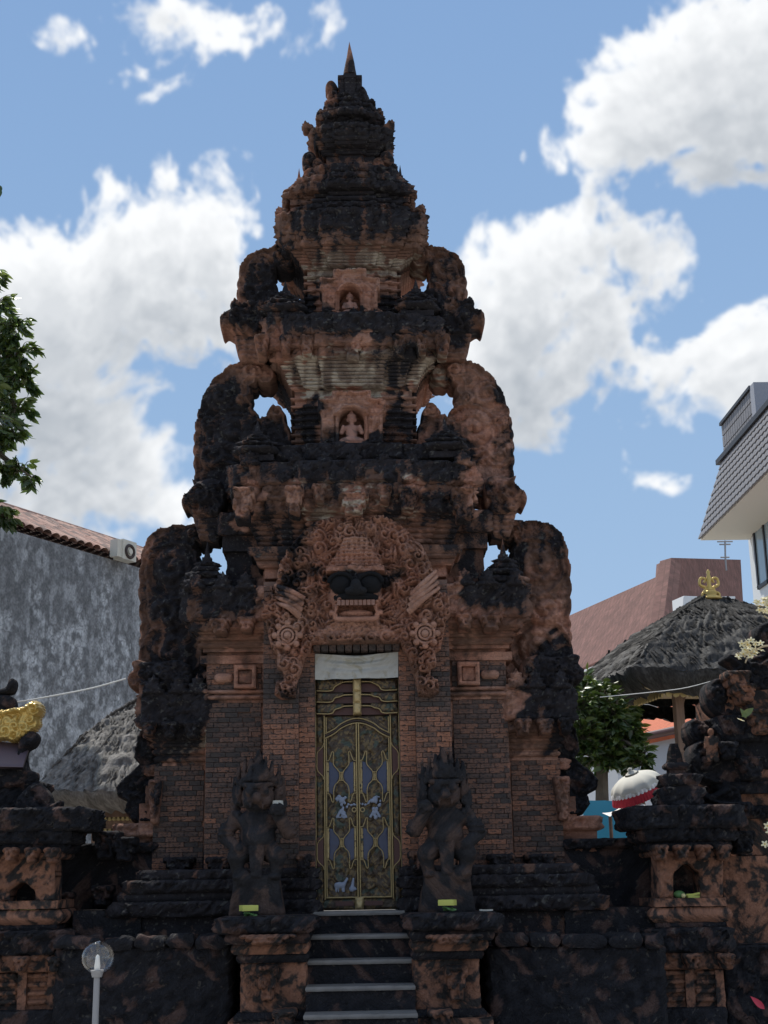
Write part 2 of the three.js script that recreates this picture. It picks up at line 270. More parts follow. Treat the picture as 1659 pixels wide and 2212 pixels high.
// ---------------------------------------------------------------- materials
function texture(w, h, fn, { srgb = true, rep = null, clampTo = false } = {}) {
  const d = new Uint8Array(w * h * 4), c = [0, 0, 0];
  for (let j = 0; j < h; j++) for (let i = 0; i < w; i++) { fn((i + .5) / w, (j + .5) / h, c); const k = (j * w + i) * 4; for (let q = 0; q < 3; q++) { let v = clamp(c[q]); if (srgb) v = v <= .0031308 ? v * 12.92 : 1.055 * Math.pow(v, 1 / 2.4) - .055; d[k + q] = v * 255; } d[k + 3] = 255; }
  const t = new THREE.DataTexture(d, w, h, THREE.RGBAFormat); t.magFilter = THREE.LinearFilter; t.minFilter = THREE.LinearMipmapLinearFilter; t.generateMipmaps = true; if (srgb) t.colorSpace = THREE.SRGBColorSpace;
  t.wrapS = t.wrapT = clampTo ? THREE.ClampToEdgeWrapping : THREE.RepeatWrapping; if (rep) t.repeat.set(rep[0], rep[1]); t.needsUpdate = true; return t;
}
// noise that tiles over the unit square
function tn(u, v, f, seed, o = 4) { const a = u * 2 * Math.PI, b = v * 2 * Math.PI, R = f / 6.2832; return fbm(Math.cos(a) * R + seed, Math.sin(a) * R + Math.cos(b) * R * .93 + 17, Math.sin(b) * R + seed * .7, o); }
const std = (o) => new THREE.MeshStandardMaterial({ roughness: .92, metalness: 0, ...o });
const porous = (o) => new THREE.MeshPhysicalMaterial({ roughness: .95, metalness: 0, specularIntensity: .3, ...o });
const GRIT = texture(512, 512, (u, v, c) => { c[0] = c[1] = c[2] = .4 * tn(u, v, 22, 3, 4) + .4 * tn(u, v, 80, 9, 3) + .2 * vn(u * 512, v * 512, 2); }, { srgb: false, rep: [1.4, 1.4] });

// what grows and flakes on the gate, in print units: black algae crust where rain runs and stands, pale lime on some courses, clean red brick
const BLACK = [[755, 160, 70, 80, .95], [755, 260, 95, 60, 1.0], [757, 375, 110, 20, .8], [760, 430, 150, 60, .9], [758, 490, 160, 38, .95], [680, 520, 60, 18, .7], [830, 525, 70, 20, .7], [660, 335, 25, 60, .85], [850, 335, 25, 60, .85],
  [765, 712, 240, 32, 1.1], [765, 745, 200, 16, .66], [615, 655, 52, 52, 1], [900, 655, 52, 50, 1], [565, 610, 52, 78, 1.0], [955, 590, 50, 65, .75], [515, 680, 50, 36, .95], [1000, 668, 46, 34, .95], [840, 800, 60, 42, .6], [720, 790, 26, 50, .5], [930, 800, 20, 50, .6],
  [765, 1010, 280, 48, 1.12], [640, 1060, 90, 30, .8], [900, 1060, 90, 30, .8], [555, 955, 60, 60, 1], [960, 955, 60, 60, 1], [455, 960, 62, 150, .98], [1090, 920, 32, 120, .75], [430, 1070, 48, 52, .85], [1110, 1035, 48, 40, .92], [500, 1110, 60, 70, .85], [1030, 1110, 60, 60, .8], [880, 1130, 60, 50, .75], [590, 1150, 50, 30, .6],
  [365, 1270, 78, 150, .95], [445, 1260, 60, 90, 1.0], [510, 1300, 60, 50, 1.05], [370, 1500, 90, 110, 1.15], [340, 1620, 60, 60, .8], [1050, 1295, 90, 42, 1.08], [1090, 1230, 40, 60, 1], [1170, 1170, 50, 60, .7], [1210, 1440, 64, 62, 1.1], [1190, 1520, 90, 52, 1.12], [1240, 1610, 60, 50, .95],
  [620, 1190, 60, 50, .72], [930, 1190, 60, 40, .6], [640, 1300, 46, 26, .75], [860, 1190, 40, 60, .5], [500, 1620, 60, 40, .42], [390, 1760, 70, 130, .72], [300, 1840, 70, 60, .5], [500, 1760, 70, 120, .5], [620, 1700, 50, 190, .6], [930, 1640, 60, 200, .45], [1050, 1700, 100, 160, .46], [1180, 1750, 60, 110, .38],
  [770, 1925, 560, 62, 1.2], [420, 1870, 130, 45, .95], [560, 1850, 60, 60, .5], [1130, 1870, 120, 40, .7], [570, 2090, 110, 140, .72], [970, 2090, 110, 140, .72], [580, 1985, 120, 24, 1.1], [970, 1985, 110, 24, 1.1]];
BLACK.push([674, 635, 24, 46, .95], [838, 630, 24, 46, .95], [654, 905, 30, 54, .95], [866, 900, 30, 54, .95], [700, 594, 26, 9, .8], [812, 592, 26, 9, .8], [690, 852, 26, 12, .8], [830, 850, 26, 12, .8], [770, 1100, 230, 60, .5], [765, 790, 200, 50, .38], [760, 545, 150, 40, .45], [500, 1430, 100, 90, .3], [1040, 1430, 100, 90, .3], [1000, 1180, 90, 60, .5], [560, 1180, 60, 60, .5], [1150, 1300, 80, 200, .4], [500, 1200, 46, 60, .95], [1030, 1190, 46, 60, .9], [556, 1700, 52, 74, 1.2], [967, 1695, 54, 80, 1.2], [757, 1302, 62, 25, 1.4], [760, 1960, 560, 40, 1.3], [770, 2150, 560, 170, 1.25]);
const PALE = [[768, 815, 150, 36, 1.0], [760, 572, 120, 14, .95], [770, 1130, 150, 22, .42], [400, 1605, 60, 16, .9], [770, 1078, 130, 20, .42], [960, 2050, 60, 40, .5]];
const GX = 2.75, GY = 10.2;
function spots(list, x, y) { let w = 0; for (const s of list) { const dx = (x - s[0]) / s[2], dy = (y - s[1]) / s[3], r = Math.pow(Math.abs(dx), 2.6) + Math.pow(Math.abs(dy), 2.6); if (r < 2.4) w = Math.max(w, s[4] * (1 - r / 2.4)); } return w; }
const ZREF = -.35; const rowPx = []; for (let k = 0; k <= 512; k++) { let a = -200, b = 2600; const y = k / 512 * GY; for (let i = 0; i < 30; i++) { const m = (a + b) / 2; if (YA(m, ZREF) > y) a = m; else b = m; } rowPx.push([a, MPX(a, ZREF)]); }
const growth = (list, X, Y) => { const k = clamp(Y / GY * 512, 0, 511.99), i = Math.floor(k), f = k - i, py = lerp(rowPx[i][0], rowPx[i + 1][0], f), m = lerp(rowPx[i][1], rowPx[i + 1][1], f); return spots(list, axisAt(py) + X / m, py); };
const field = (list) => { const w = 200, h = 400, f = new Float32Array((w + 1) * (h + 1)); for (let j = 0; j <= h; j++) for (let i = 0; i <= w; i++) f[j * (w + 1) + i] = growth(list, (i / w * 2 - 1) * GX, j / h * GY); return (X, Y) => { const x = clamp((X / GX + 1) / 2 * w, 0, w - .001), y = clamp(Y / GY * h, 0, h - .001), i = Math.floor(x), j = Math.floor(y), k = j * (w + 1) + i; return lerp(lerp(f[k], f[k + 1], x - i), lerp(f[k + w + 1], f[k + w + 2], x - i), y - j); }; };
const CLEAN = [[756, 606, 62, 18, 1], [756, 655, 58, 30, .95], [660, 612, 24, 16, .9], [852, 606, 24, 16, .9], [760, 866, 70, 22, 1], [760, 925, 64, 38, .95], [626, 862, 24, 18, .9], [892, 858, 24, 18, .9], [768, 1200, 110, 70, .75], [768, 1360, 190, 60, .85], [660, 1330, 60, 60, .4], [890, 1330, 70, 60, .8], [610, 1440, 40, 80, .9], [925, 1440, 40, 80, .9], [766, 755, 24, 24, .7], [766, 1100, 34, 26, .8], [525, 1110, 28, 34, .8], [1000, 1100, 28, 34, .8], [635, 1100, 24, 30, .6], [880, 1095, 24, 26, .6], [570, 1275, 24, 24, .8], [966, 1270, 24, 24, .8], [500, 1465, 60, 46, .6], [1050, 1458, 60, 46, .6], [458, 1450, 20, 20, .8], [545, 1548, 20, 24, .8], [1005, 1540, 24, 24, .8], [1090, 1540, 30, 26, .8], [1130, 1660, 40, 24, .8], [1210, 1660, 30, 26, .8], [1200, 1350, 60, 60, .5], [1050, 960, 50, 120, .6], [340, 1660, 26, 30, .7], [300, 1795, 50, 24, .7], [1260, 1785, 60, 24, .7]];
const blackAt = field(BLACK), paleAt = field(PALE), cleanAt = field(CLEAN);
const MASONRY = texture(1280, 2048, (u, v, c) => {
  const X = (u * 2 - 1) * GX, Y = v * GY, n1 = vn(X * 5, Y * 5, 1), n2 = fbm(X * 16, Y * 22, 5, 3), n3 = vn(X * 90, Y * 110, 3), n4 = vn(X * 240, Y * 240, 9);
  const row = Math.floor(Y / .042), br = h3(row, Math.floor(X / .11 + (row & 1) * .5), 4), joint = Math.abs(Y / .042 - row - .5) > .44 ? 1 : 0;
  const wx = X + (vn(X * 6, Y * 6, 22) - .5) * .2 + (vn(X * 17, Y * 17, 2) - .5) * .07, wy = Y + (vn(X * 6, Y * 6, 33) - .5) * .16 + (vn(X * 17, Y * 17, 12) - .5) * .06;
  const b0 = blackAt(wx, wy), cl = sstep(.25, .6, cleanAt(wx, wy) + (n2 - .5) * .5) * sstep(1.12, .8, b0), b = b0 * (1 - .85 * cl), p = paleAt(wx, wy);
  const t = lerp(.82, 1.16, n2) * lerp(.9, 1.1, n3) * lerp(.88, 1.12, br) * lerp(.93, 1.07, n4);
  let r = .325 * t, g = .168 * t * lerp(.9, 1.1, n1), bl = .119 * t * lerp(.86, 1.14, n1);
  if (joint) { r *= .82; g *= .84; bl *= .88; }
  const old = sstep(.45, .62, fbm(X * 2.2, Y * 7, 41, 3) + (br - .5) * .16) * .66 * (1 - .8 * cl); r *= 1 + .22 * cl; g *= 1 + .26 * cl; bl *= 1 + .28 * cl; r = lerp(r, .155 * t, old); g = lerp(g, .10 * t, old); bl = lerp(bl, .077 * t, old);
  if (p > 0) { const k = sstep(.40, .62, p + (n2 - .5) * 1.0 + (fbm(X * 4, Y * 30, 61, 2) - .5) * .9); r = lerp(r, .46 * t, k * .85); g = lerp(g, .415 * t, k * .85); bl = lerp(bl, .335 * t, k * .85); }
  if (b > .05) {
    const w = b + (fbm(X * 11, Y * 9, 81, 4) - .5) * .72 + (vn(X * 22, Y * 1.8, 71) - .5) * .5 + (n3 - .5) * .22, dirt = sstep(.12, .46, w) * .75, k = sstep(.50, .74, w);
    r = lerp(r, .115 * t, dirt); g = lerp(g, .07 * t, dirt); bl = lerp(bl, .054 * t, dirt);
    const kt = lerp(.6, 1.5, n2) * lerp(.75, 1.3, n4); r = lerp(r, .022 * kt, k * .96); g = lerp(g, .0225 * kt, k * .96); bl = lerp(bl, .027 * kt, k * .96);
    const li = sstep(.72, .82, fbm(X * 40, Y * 40, 91, 2)) * .3; r = lerp(r, .20, li * k); g = lerp(g, .20, li * k); bl = lerp(bl, .18, li * k);
  }
  c[0] = r; c[1] = g; c[2] = bl;
}, { clampTo: true });
MASONRY.repeat.set(1 / (2 * GX), 1 / GY); MASONRY.offset.set(.5, 0);
const M = {};
M.masonry = porous({ map: MASONRY, bumpMap: GRIT, bumpScale: .03, roughness: .95 });
const tile = (fn, rep, size = 512) => texture(size, size, fn, { rep });
const STONE = tile((u, v, c) => { const t = lerp(.5, 1.5, tn(u, v, 14, 2, 5)) * lerp(.8, 1.2, tn(u, v, 90, 4, 2)); c[0] = c[1] = c[2] = .5 * t; }, [1.1, 1.1]);
const darkMap = tile((u, v, c) => { const t = lerp(.55, 1.45, tn(u, v, 20, 2, 5)) * lerp(.7, 1.3, tn(u, v, 120, 4, 2)), k = sstep(.56, .72, tn(u, v, 12, 12, 5)) * .6, p = sstep(.66, .76, tn(u, v, 40, 31, 4)) * .25; c[0] = lerp(lerp(.022, .13, k), .2, p) * t; c[1] = lerp(lerp(.022, .078, k), .18, p) * t; c[2] = lerp(lerp(.026, .064, k), .15, p) * t; }, [.8, .8], 1024);
M.dark = porous({ map: darkMap, bumpMap: GRIT, bumpScale: .04, roughness: .95 });                 // black crusted brick, red where it has flaked
const brickMap = (r, g, b, s) => tile((u, v, c) => { const t = lerp(.6, 1.4, tn(u, v, 6, s, 5)) * lerp(.75, 1.25, tn(u, v, 60, s + 3, 3)), k = sstep(.56, .66, tn(u, v, 5, s + 8, 5)); c[0] = lerp(r, .055, k) * t; c[1] = lerp(g, .05, k) * t; c[2] = lerp(b, .052, k) * t; }, [1, 1], 256);
M.bricks = [[.35, .168, .108, 1], [.30, .15, .10, 2], [.24, .132, .095, 3], [.185, .113, .088, 4], [.125, .09, .078, 5], [.08, .068, .064, 6]].map(a => porous({ map: brickMap(...a), bumpMap: GRIT, bumpScale: .006 }));
M.statue = porous({ map: tile((u, v, c) => { const t = lerp(.55, 1.45, tn(u, v, 22, 2, 5)) * lerp(.7, 1.3, tn(u, v, 120, 4, 2)), k = sstep(.5, .66, tn(u, v, 11, 12, 5)) * .75; c[0] = lerp(.024, .085, k) * t; c[1] = lerp(.0235, .056, k) * t; c[2] = lerp(.026, .046, k) * t; }, [.9, .9]), bumpMap: GRIT, bumpScale: .014 });
M.black = porous({ color: new THREE.Color(.020, .0205, .023), bumpMap: GRIT, bumpScale: .03 });
M.mortar = std({ color: new THREE.Color(.17, .11, .09), bumpMap: GRIT, bumpScale: .01 });
M.redwall = porous({ map: tile((u, v, c) => { const t = lerp(.6, 1.4, tn(u, v, 12, 2, 5)) * lerp(.8, 1.2, tn(u, v, 100, 4, 2)), k = sstep(.42, .66, tn(u, v, 26, 22, 5)); c[0] = lerp(.26, .04, k) * t; c[1] = lerp(.132, .036, k) * t; c[2] = lerp(.088, .035, k) * t; }, [.7, .7]), bumpMap: GRIT, bumpScale: .035 });
M.paving = std({ map: tile((u, v, c) => { const t = lerp(.7, 1.3, tn(u, v, 16, 2, 5)); c[0] = .36 * t; c[1] = .33 * t; c[2] = .29 * t; }, [.3, .3]), bumpMap: GRIT, bumpScale: .004 });
M.tread = std({ map: tile((u, v, c) => { const t = lerp(.7, 1.3, tn(u, v, 16, 2, 5)); c[0] = .16 * t; c[1] = .155 * t; c[2] = .15 * t; }, [1, 1], 256), bumpMap: GRIT, bumpScale: .004, roughness: .7 });  // black stair stone made paler here: skylight on the treads put into the colour
M.gold = new THREE.MeshStandardMaterial({ color: new THREE.Color(.47, .36, .18), metalness: .4, roughness: .5, bumpMap: GRIT, bumpScale: .004 });
M.goldBright = new THREE.MeshStandardMaterial({ color: new THREE.Color(.58, .41, .13), metalness: .5, roughness: .35 });
M.doorCarve = std({ map: tile((u, v, c) => { const k = tn(u, v, 24, 5, 4), t = lerp(.6, 1.4, tn(u, v, 60, 8, 3)), q = sstep(.46, .6, k), gr = sstep(.6, .68, tn(u, v, 9, 40, 3)); c[0] = lerp(lerp(.06, .15, q), .06, gr) * t; c[1] = lerp(lerp(.043, .105, q), .075, gr) * t; c[2] = lerp(lerp(.03, .05, q), .06, gr) * t; }, [2.2, 2.2]), metalness: .25, roughness: .55 });
M.doorDark = std({ color: new THREE.Color(.035, .022, .018), roughness: .5 });
M.doorBlue = std({ color: new THREE.Color(.035, .048, .10), roughness: .35 });
M.doorRed = std({ color: new THREE.Color(.07, .022, .018), roughness: .5 });
M.whitePaint = std({ color: new THREE.Color(.27, .31, .40), roughness: .8 });
M.cloth = std({ map: tile((u, v, c) => { const t = lerp(.82, 1.1, tn(u, v, 10, 2, 4)) * lerp(.93, 1.07, vn(u * 256, v * 256, 1)); const k = sstep(.5, .7, tn(u, v, 12, 9, 4)) * .6; c[0] = lerp(.46, .33, k) * t; c[1] = lerp(.46, .30, k) * t; c[2] = lerp(.43, .21, k) * t; }, [2, 2]), roughness: 1 });
// ---------------------------------------------------------------- ground
struct('ground', (() => { const g = new THREE.PlaneGeometry(400, 400, 1, 1).rotateX(-Math.PI / 2); return uvBox(g); })(), M.paving);

// ---------------------------------------------------------------- the great gate
const gate = thing('temple_gate', 'tall stepped brick temple gate with carved monster head over golden doors', 'gate');
const PX = (x, y, z) => { const p = P(x, y, z); return [p.x, p.y]; };
const ccw = (o) => { let a = 0; for (let i = 0; i < o.length; i++) { const p = o[i], q = o[(i + 1) % o.length]; a += p[0] * q[1] - q[0] * p[1]; } return a > 0 ? o : o.slice().reverse(); };
const flipX = (o) => ccw(o.map(([x, y]) => [-x, y]));
const out = (pts, z) => ccw(pts.map(([x, y]) => PX(x, y, z)));
// a ring of masonry measured on the axis: top, bottom and half width in print units
const frontOf = (hw) => .05 + (hw - 1.14) * .85;
function ring(y0, y1, hp, { zf, steps = [[.78, .05], [.46, .05]], ...o } = {}) {
  let z = zf ?? -.2; if (zf === undefined) for (let i = 0; i < 3; i++) z = frontOf(hp * MPX((y0 + y1) / 2, z));
  const hw = hp * MPX((y0 + y1) / 2, z), a = YA(y1, z) - .007, b = YA(y0, z);
  return course(plan(hw, z, -1.9 - z, hw > .3 ? steps : [[.5, .03]]), a, b, { cell: .03, ...o });
}
const LEDGE = { carved: .085, rough: .013, cell: .018, vcell: .018 }, CARV = { carved: .07, rough: .008, cell: .02, vcell: .018 }, MOULD = { bulge: torus(.022), rough: .006, vcell: .01, band: true };
function tier(name, rows, parent) { const g = part(name, parent); for (const [n, y0, y1, hp, o] of rows) mesh(n, o && o.band ? [ring(y0, lerp(y0, y1, .62), hp, o), ring(lerp(y0, y1, .4), y1, hp - 4.5, { rough: .006, ...(o.steps ? { steps: o.steps } : {}) })].map(q => uvWorld(q)) : uvWorld(ring(y0, y1, hp, o)), M.masonry, g); return g; }

const crown = tier('crown', [
  ['cap', 162, 169, 26, { rough: .004 }], ['neck', 168, 206, 22, { carved: .02, rough: .006, cell: .015, vcell: .015 }],
  ['lobed_course', 203, 214, 31, LEDGE], ['lobed_course', 213, 224, 39, LEDGE], ['lobed_course', 223, 234, 47, LEDGE], ['lobed_course', 233, 246, 54, LEDGE], ['lobed_course', 245, 256, 62, LEDGE], ['lobed_course', 255, 266, 56, LEDGE], ['lobed_course', 265, 279, 52, LEDGE],
  ['cornice', 276, 290, 82, LEDGE], ['cornice', 289, 304, 78, LEDGE], ['moulding_course', 303, 316, 76, MOULD], ['moulding_course', 315, 325, 66, MOULD], ['moulding_course', 324, 331, 60, MOULD], ['moulding_course', 330, 338, 58, MOULD],
  ['wall_panel', 337, 364, 53, { rough: .008 }], ['carved_base', 362, 384, 92, LEDGE]], gate);
const tierA = tier('upper_tier', [
  ['carved_course', 382, 397, 108, LEDGE], ['carved_course', 396, 415, 116, LEDGE], ['moulding_course', 414, 424, 102, MOULD], ['moulding_course', 423, 434, 98, MOULD], ['moulding_course', 433, 447, 106, MOULD], ['carved_course', 446, 461, 122, LEDGE],
  ['cornice', 459, 506, 154, LEDGE], ['carved_course', 504, 521, 150, CARV], ['carved_course', 520, 535, 143, CARV],
  ...[134, 128, 122, 116, 110, 106, 102].map((h, i) => ['moulding_course', 534 + i * 7.2, 542 + i * 7.2, h, MOULD])], gate);
const tierB = tier('niche_tier', [
  ['wall', 583, 687, 97, { rough: .008, steps: [[.8, .03]] }], ...[596, 610, 626, 642, 657, 671].map(y => ['rib', y, y + 7, 101, { ...MOULD, steps: [[.8, .03]] }]),
  ['ledge', 683, 727, 188, LEDGE], ['carved_course', 726, 754, 182, CARV], ['carved_course', 752, 779, 168, CARV],
  ...[160, 154, 150, 146, 142, 139, 136, 133].map((h, i) => ['moulding_course', 778 + i * 8.1, 787 + i * 8.1, h, MOULD])], gate);
const tierC = tier('niche_tier', [
  ['wall', 842, 968, 127, { rough: .008, steps: [[.8, .03]] }], ...[858, 875, 890, 904, 920, 936, 950].map(y => ['rib', y, y + 8, 132, { ...MOULD, steps: [[.8, .03]] }]),
  ['ledge', 964, 1002, 222, LEDGE], ['ledge', 1000, 1050, 262, LEDGE], ['carved_course', 1048, 1082, 256, CARV], ['carved_course', 1080, 1110, 248, CARV],
  ...[[1108, 235], [1120, 228], [1132, 221], [1144, 215], [1156, 210], [1168, 206]].map(([y, h]) => ['moulding_course', y, y + 13, h, MOULD])], gate);
mesh('spire', (() => { const z = -.95, b = P(axisAt(162), 162, z), t = P(axisAt(90), 90, z), g = new THREE.ConeGeometry(15 * MPX(130, z), t.y - b.y + .01, 10, 6); g.translate(0, (t.y + b.y) / 2, z); roughen(g, .006, 14); return uvWorld(g); })(), M.masonry, gate);

// the body below: centre bay split by the door, side bays, outer bays; measured on the left, mirrored to the right
const Yc = (y, z) => YA(y, z), Xc = (d, y, z) => d * MPX(y, z);
function bay(name, parent, s, d0, d1, rows, zb = -1.75) {          // d0 < d1: distances from the axis
  const g = part(name, parent);
  for (const [n, y0, y1, a, b, zf, o] of rows) { const m = (y0 + y1) / 2, xa = Xc(a ?? d0, m, zf), xb = Xc(b ?? d1, m, zf); const pb = (e) => s > 0 ? planBox(xa, xb - e, zf - e, zb) : planBox(-xb + e, -xa, zf - e, zb), yt = Yc(y0, zf), yb = Yc(y1, zf) - .007; mesh(n, (o.band ? [course(pb(0), lerp(yb, yt, .4), yt, { cell: .03, ...o }), course(pb(.022), yb, lerp(yb, yt, .6), { rough: .006, cell: .04 })] : [course(pb(0), yb, yt, { cell: .03, ...o })]).map(q => uvWorld(q)), M.masonry, g); }
  return g;
}
const body = { cell: .05, vcell: .05, rough: .007 };
const bays = {};
for (const s of [-1, 1]) {
  bays['in' + s] = bay('side_bay', gate, s, 150, 332, [
    ['ledge', 1262, 1336, 175, 366, -.06, LEDGE], ['carved_course', 1334, 1358, 170, 356, -.10, CARV], ['moulding_course', 1356, 1371, 160, 346, -.15, MOULD], ['moulding_course', 1370, 1385, 160, 341, -.19, MOULD], ['moulding_course', 1384, 1402, 160, 336, -.23, MOULD],
    ['wall', 1400, 1975, 150, 330, -.30, body], ['string_course', 1412, 1428, 160, 337, -.26, { rough: .006 }], ['string_course', 1498, 1512, 160, 338, -.25, MOULD], ['string_course', 1486, 1499, 160, 334, -.27, MOULD]]);
  bays['out' + s] = bay('outer_bay', gate, s, 325, 444, [
    ['ledge', 1490, 1562, 318, 466, -.28, LEDGE], ['carved_course', 1560, 1586, 318, 456, -.33, CARV], ['moulding_course', 1584, 1600, 318, 446, -.38, MOULD], ['moulding_course', 1598, 1614, 318, 442, -.41, MOULD], ['moulding_course', 1612, 1630, 318, 438, -.44, MOULD], ['moulding_course', 1628, 1646, 318, 434, -.46, MOULD],
    ['wall', 1640, 1975, 318, 440, -.5, body], ['stepped_block', 1690, 1730, 318, 458, -.52, { rough: .012 }], ['stepped_block', 1728, 1772, 318, 472, -.55, { rough: .012 }], ['stepped_block', 1770, 1800, 318, 524, -.56, CARV], ['stepped_block', 1798, 1880, 318, 518, -.6, { rough: .012 }], ['stepped_block', 1644, 1668, 318, 452, -.54, CARV], ['stepped_block', 1820, 1850, 318, 528, -.54, CARV]]);
  // the outermost brick mass below the wings, behind the bays
  bay('back_wall', gate, s, 100, 440, [['cornice_block', 1104, 1150, 180, 292, -.3, { ...LEDGE, carved: .05 }], ['cornice_block', 1148, 1186, 180, 286, -.36, { rough: .012 }], ['cornice_block', 1184, 1270, 180, 278, -.42, { rough: .012 }], ['wall', 1240, 1480, 100, 330, -.62, body], ['wall', 1440, 1975, 100, 430, -.66, body]]);
}
// upper centre: capitals and wall behind the monster head
const upper = part('centre_bay', gate);
mesh('wall', uvWorld(course(planBox(-Xc(200, 1280, -.22), Xc(200, 1280, -.22), -.22, -1.7), Yc(1394, -.22), Yc(1176, -.22), body)), M.masonry, upper);
for (const s of [-1, 1]) {
  const cp = part('capital', gate);
  for (const [y0, y1, a, b, zf, o] of [[1180, 1196, 118, 226, .0, { bulge: ovolo(.03) }], [1195, 1206, 120, 214, -.02, MOULD], [1204, 1222, 122, 208, -.06, MOULD], [1220, 1246, 122, 196, -.1, body]]) {
    const xa = Xc(a, y0, zf), xb = Xc(b, y0, zf); mesh('moulding_course', uvWorld(course(s > 0 ? planBox(xa, xb, zf, -.4) : planBox(-xb, -xa, zf, -.4), Yc(y1, zf) - .006, Yc(y0, zf), o)), M.masonry, cp);
  }
}
// plinth in black crusted stone
for (const [s, lab] of [[-1, 0], [1, 0]]) {
  const pl = part('plinth', gate);
  for (const [y0, y1, b, zf, o] of [[1872, 1896, 470, .02, CARV], [1894, 1920, 500, .08, LEDGE], [1918, 1942, 515, .05, MOULD], [1940, 1972, 532, .14, LEDGE], [1970, 2330, 520, .05, body]]) {
    const xa = Xc(98, y1, zf), xb = Xc(b, y1, zf); mesh('stone_course', uvWorld(course(s > 0 ? planBox(xa, xb, zf, -1.8) : planBox(-xb, -xa, zf, -1.8), Math.max(0, Yc(y1, zf) - .007), Yc(y0, zf), { cell: .03, ...o })), M.masonry, pl);
  }
}
// door jambs: brick pilasters built brick by brick over a mortar core
const BRICK = (() => { const g = new THREE.BoxGeometry(1, 1, 1, 1, 1, 1); return uvBox(chamfer(.03)); })();
function chamfer(c) {                                              // unit block with its eight corners and twelve edges taken off
  const pos = [], idx = [], a = .5, b = .5 - c; const q = (p0, p1, p2, p3) => { const k = pos.length / 3; pos.push(...p0, ...p1, ...p2, ...p3); idx.push(k, k + 1, k + 2, k, k + 2, k + 3); };
  const f = (fn) => q(fn(-b, -b), fn(b, -b), fn(b, b), fn(-b, b));
  f((u, v) => [u, v, a]); f((u, v) => [-u, v, -a]); f((u, v) => [a, v, -u]); f((u, v) => [-a, v, u]); f((u, v) => [u, a, -v]); f((u, v) => [u, -a, v]);
  q([-b, b, a], [b, b, a], [b, a, b], [-b, a, b]); q([-b, -a, b], [b, -a, b], [b, -b, a], [-b, -b, a]); q([b, -b, a], [a, -b, b], [a, b, b], [b, b, a]); q([-a, -b, b], [-b, -b, a], [-b, b, a], [-a, b, b]);
  q([a, b, -b], [b, a, -b], [b, a, b], [a, b, b]); q([-b, a, -b], [-a, b, -b], [-a, b, b], [-b, a, b]);
  return geom(pos, idx);
}
const brickR = rng(12); let singleBricks = 0; const restBricks = [[], [], [], [], [], []];
function brickFace(parent, x0, x1, y0, y1, zf, { h = .044, w = .105, tone = .45, single = true } = {}) {   // faces +z
  const n = Math.round((y1 - y0) / h), hh = (y1 - y0) / n;
  for (let j = 0; j < n; j++) {
    let x = x0 - (j & 1 ? w * .5 : 0); const y = y0 + (j + .5) * hh;
    while (x < x1 - .005) {
      const ww = w * lerp(.85, 1.15, brickR()), a = Math.max(x, x0), b = Math.min(x + ww, x1); x += ww; if (b - a < .018) continue;
      const wet = fbm(a * 1.6 + 4, y * 2.6, zf * 3, 3) + (brickR() - .5) * .46, k = clamp(Math.floor((wet - .5 + tone) * 6.6), 0, 5), proud = (brickR() - .5) * .013 - (brickR() < .04 ? .012 : 0);
      const sx = b - a - .0035, sy = hh - .0035, sz = .06;
      if (single && singleBricks < 300) { const m = mesh('brick', BRICK, M.bricks[k], parent); m.position.set((a + b) / 2, y, zf + proud - .026); m.scale.set(sx, sy, sz); singleBricks++; }
      else { const g = BRICK.clone(); g.scale(sx, sy, sz).translate((a + b) / 2, y, zf + proud - .026); restBricks[k].push(g); }
    }
  }
}
for (const s of [1, -1]) {
  const zf = 0, pil = part('door_pilaster', gate, 'brick pilaster flanking the golden doors'), xi = Xc(93, 1700, zf), xm = Xc(128, 1700, zf), xo = Xc(206, 1700, zf), yb = Yc(1975, zf), yt = Yc(1396, zf);
  const side = (a, b) => s > 0 ? [a, b] : [-b, -a];
  mesh('mortar_core', uvWorld(course(planBox(...side(xm, xo), zf - .02, -.45), yb, yt + .6, { ...body, rough: .002 })), M.mortar, pil);
  mesh('jamb', uvWorld(course(planBox(...side(xi, xm + .01), zf - .07, -.75), yb, yt, { ...body, rough: .002 })), M.mortar, pil);
  brickFace(pil, ...side(xm, xo), Yc(1900, zf), yt - .42 * (s > 0 ? .35 : .35), zf, { tone: s > 0 ? .52 : .55 });
  brickFace(pil, ...side(xm, xo), yt - .147, yt + .55, zf, { tone: .45, single: false });
  brickFace(pil, ...side(xm, xo), yb, Yc(1900, zf), zf, { tone: .7, single: false });
  brickFace(pil, ...side(xi, xm), yb, yt, zf - .05, { tone: .36, w: .16, single: false });
}
for (const s of [-1, 1]) {                                         // side bays in brick too
  const zf = -.285, a = Xc(210, 1700, zf), b = Xc(330, 1700, zf); brickFace(null, s > 0 ? a : -b, s > 0 ? b : -a, Yc(1885, zf), Yc(1514, zf), zf, { single: false, tone: s > 0 ? .47 : .56, w: .12 });
  brickFace(null, s > 0 ? a : -b, s > 0 ? b : -a, Yc(1486, zf), Yc(1430, zf), zf, { single: false, tone: .5, w: .12 });
  const z2 = -.485, c = Xc(332, 1700, z2), d = Xc(440, 1700, z2); brickFace(null, s > 0 ? c : -d, s > 0 ? d : -c, Yc(1880, z2), Yc(1648, z2), z2, { single: false, tone: s > 0 ? .5 : .68, w: .12 });
}
{ const bw = part('brickwork', gate); restBricks.forEach((l, k) => { if (l.length) { const m = mesh('brick_courses', l, M.bricks[k], bw); m.userData.kind = 'stuff'; } }); bw.userData.kind = 'stuff'; }
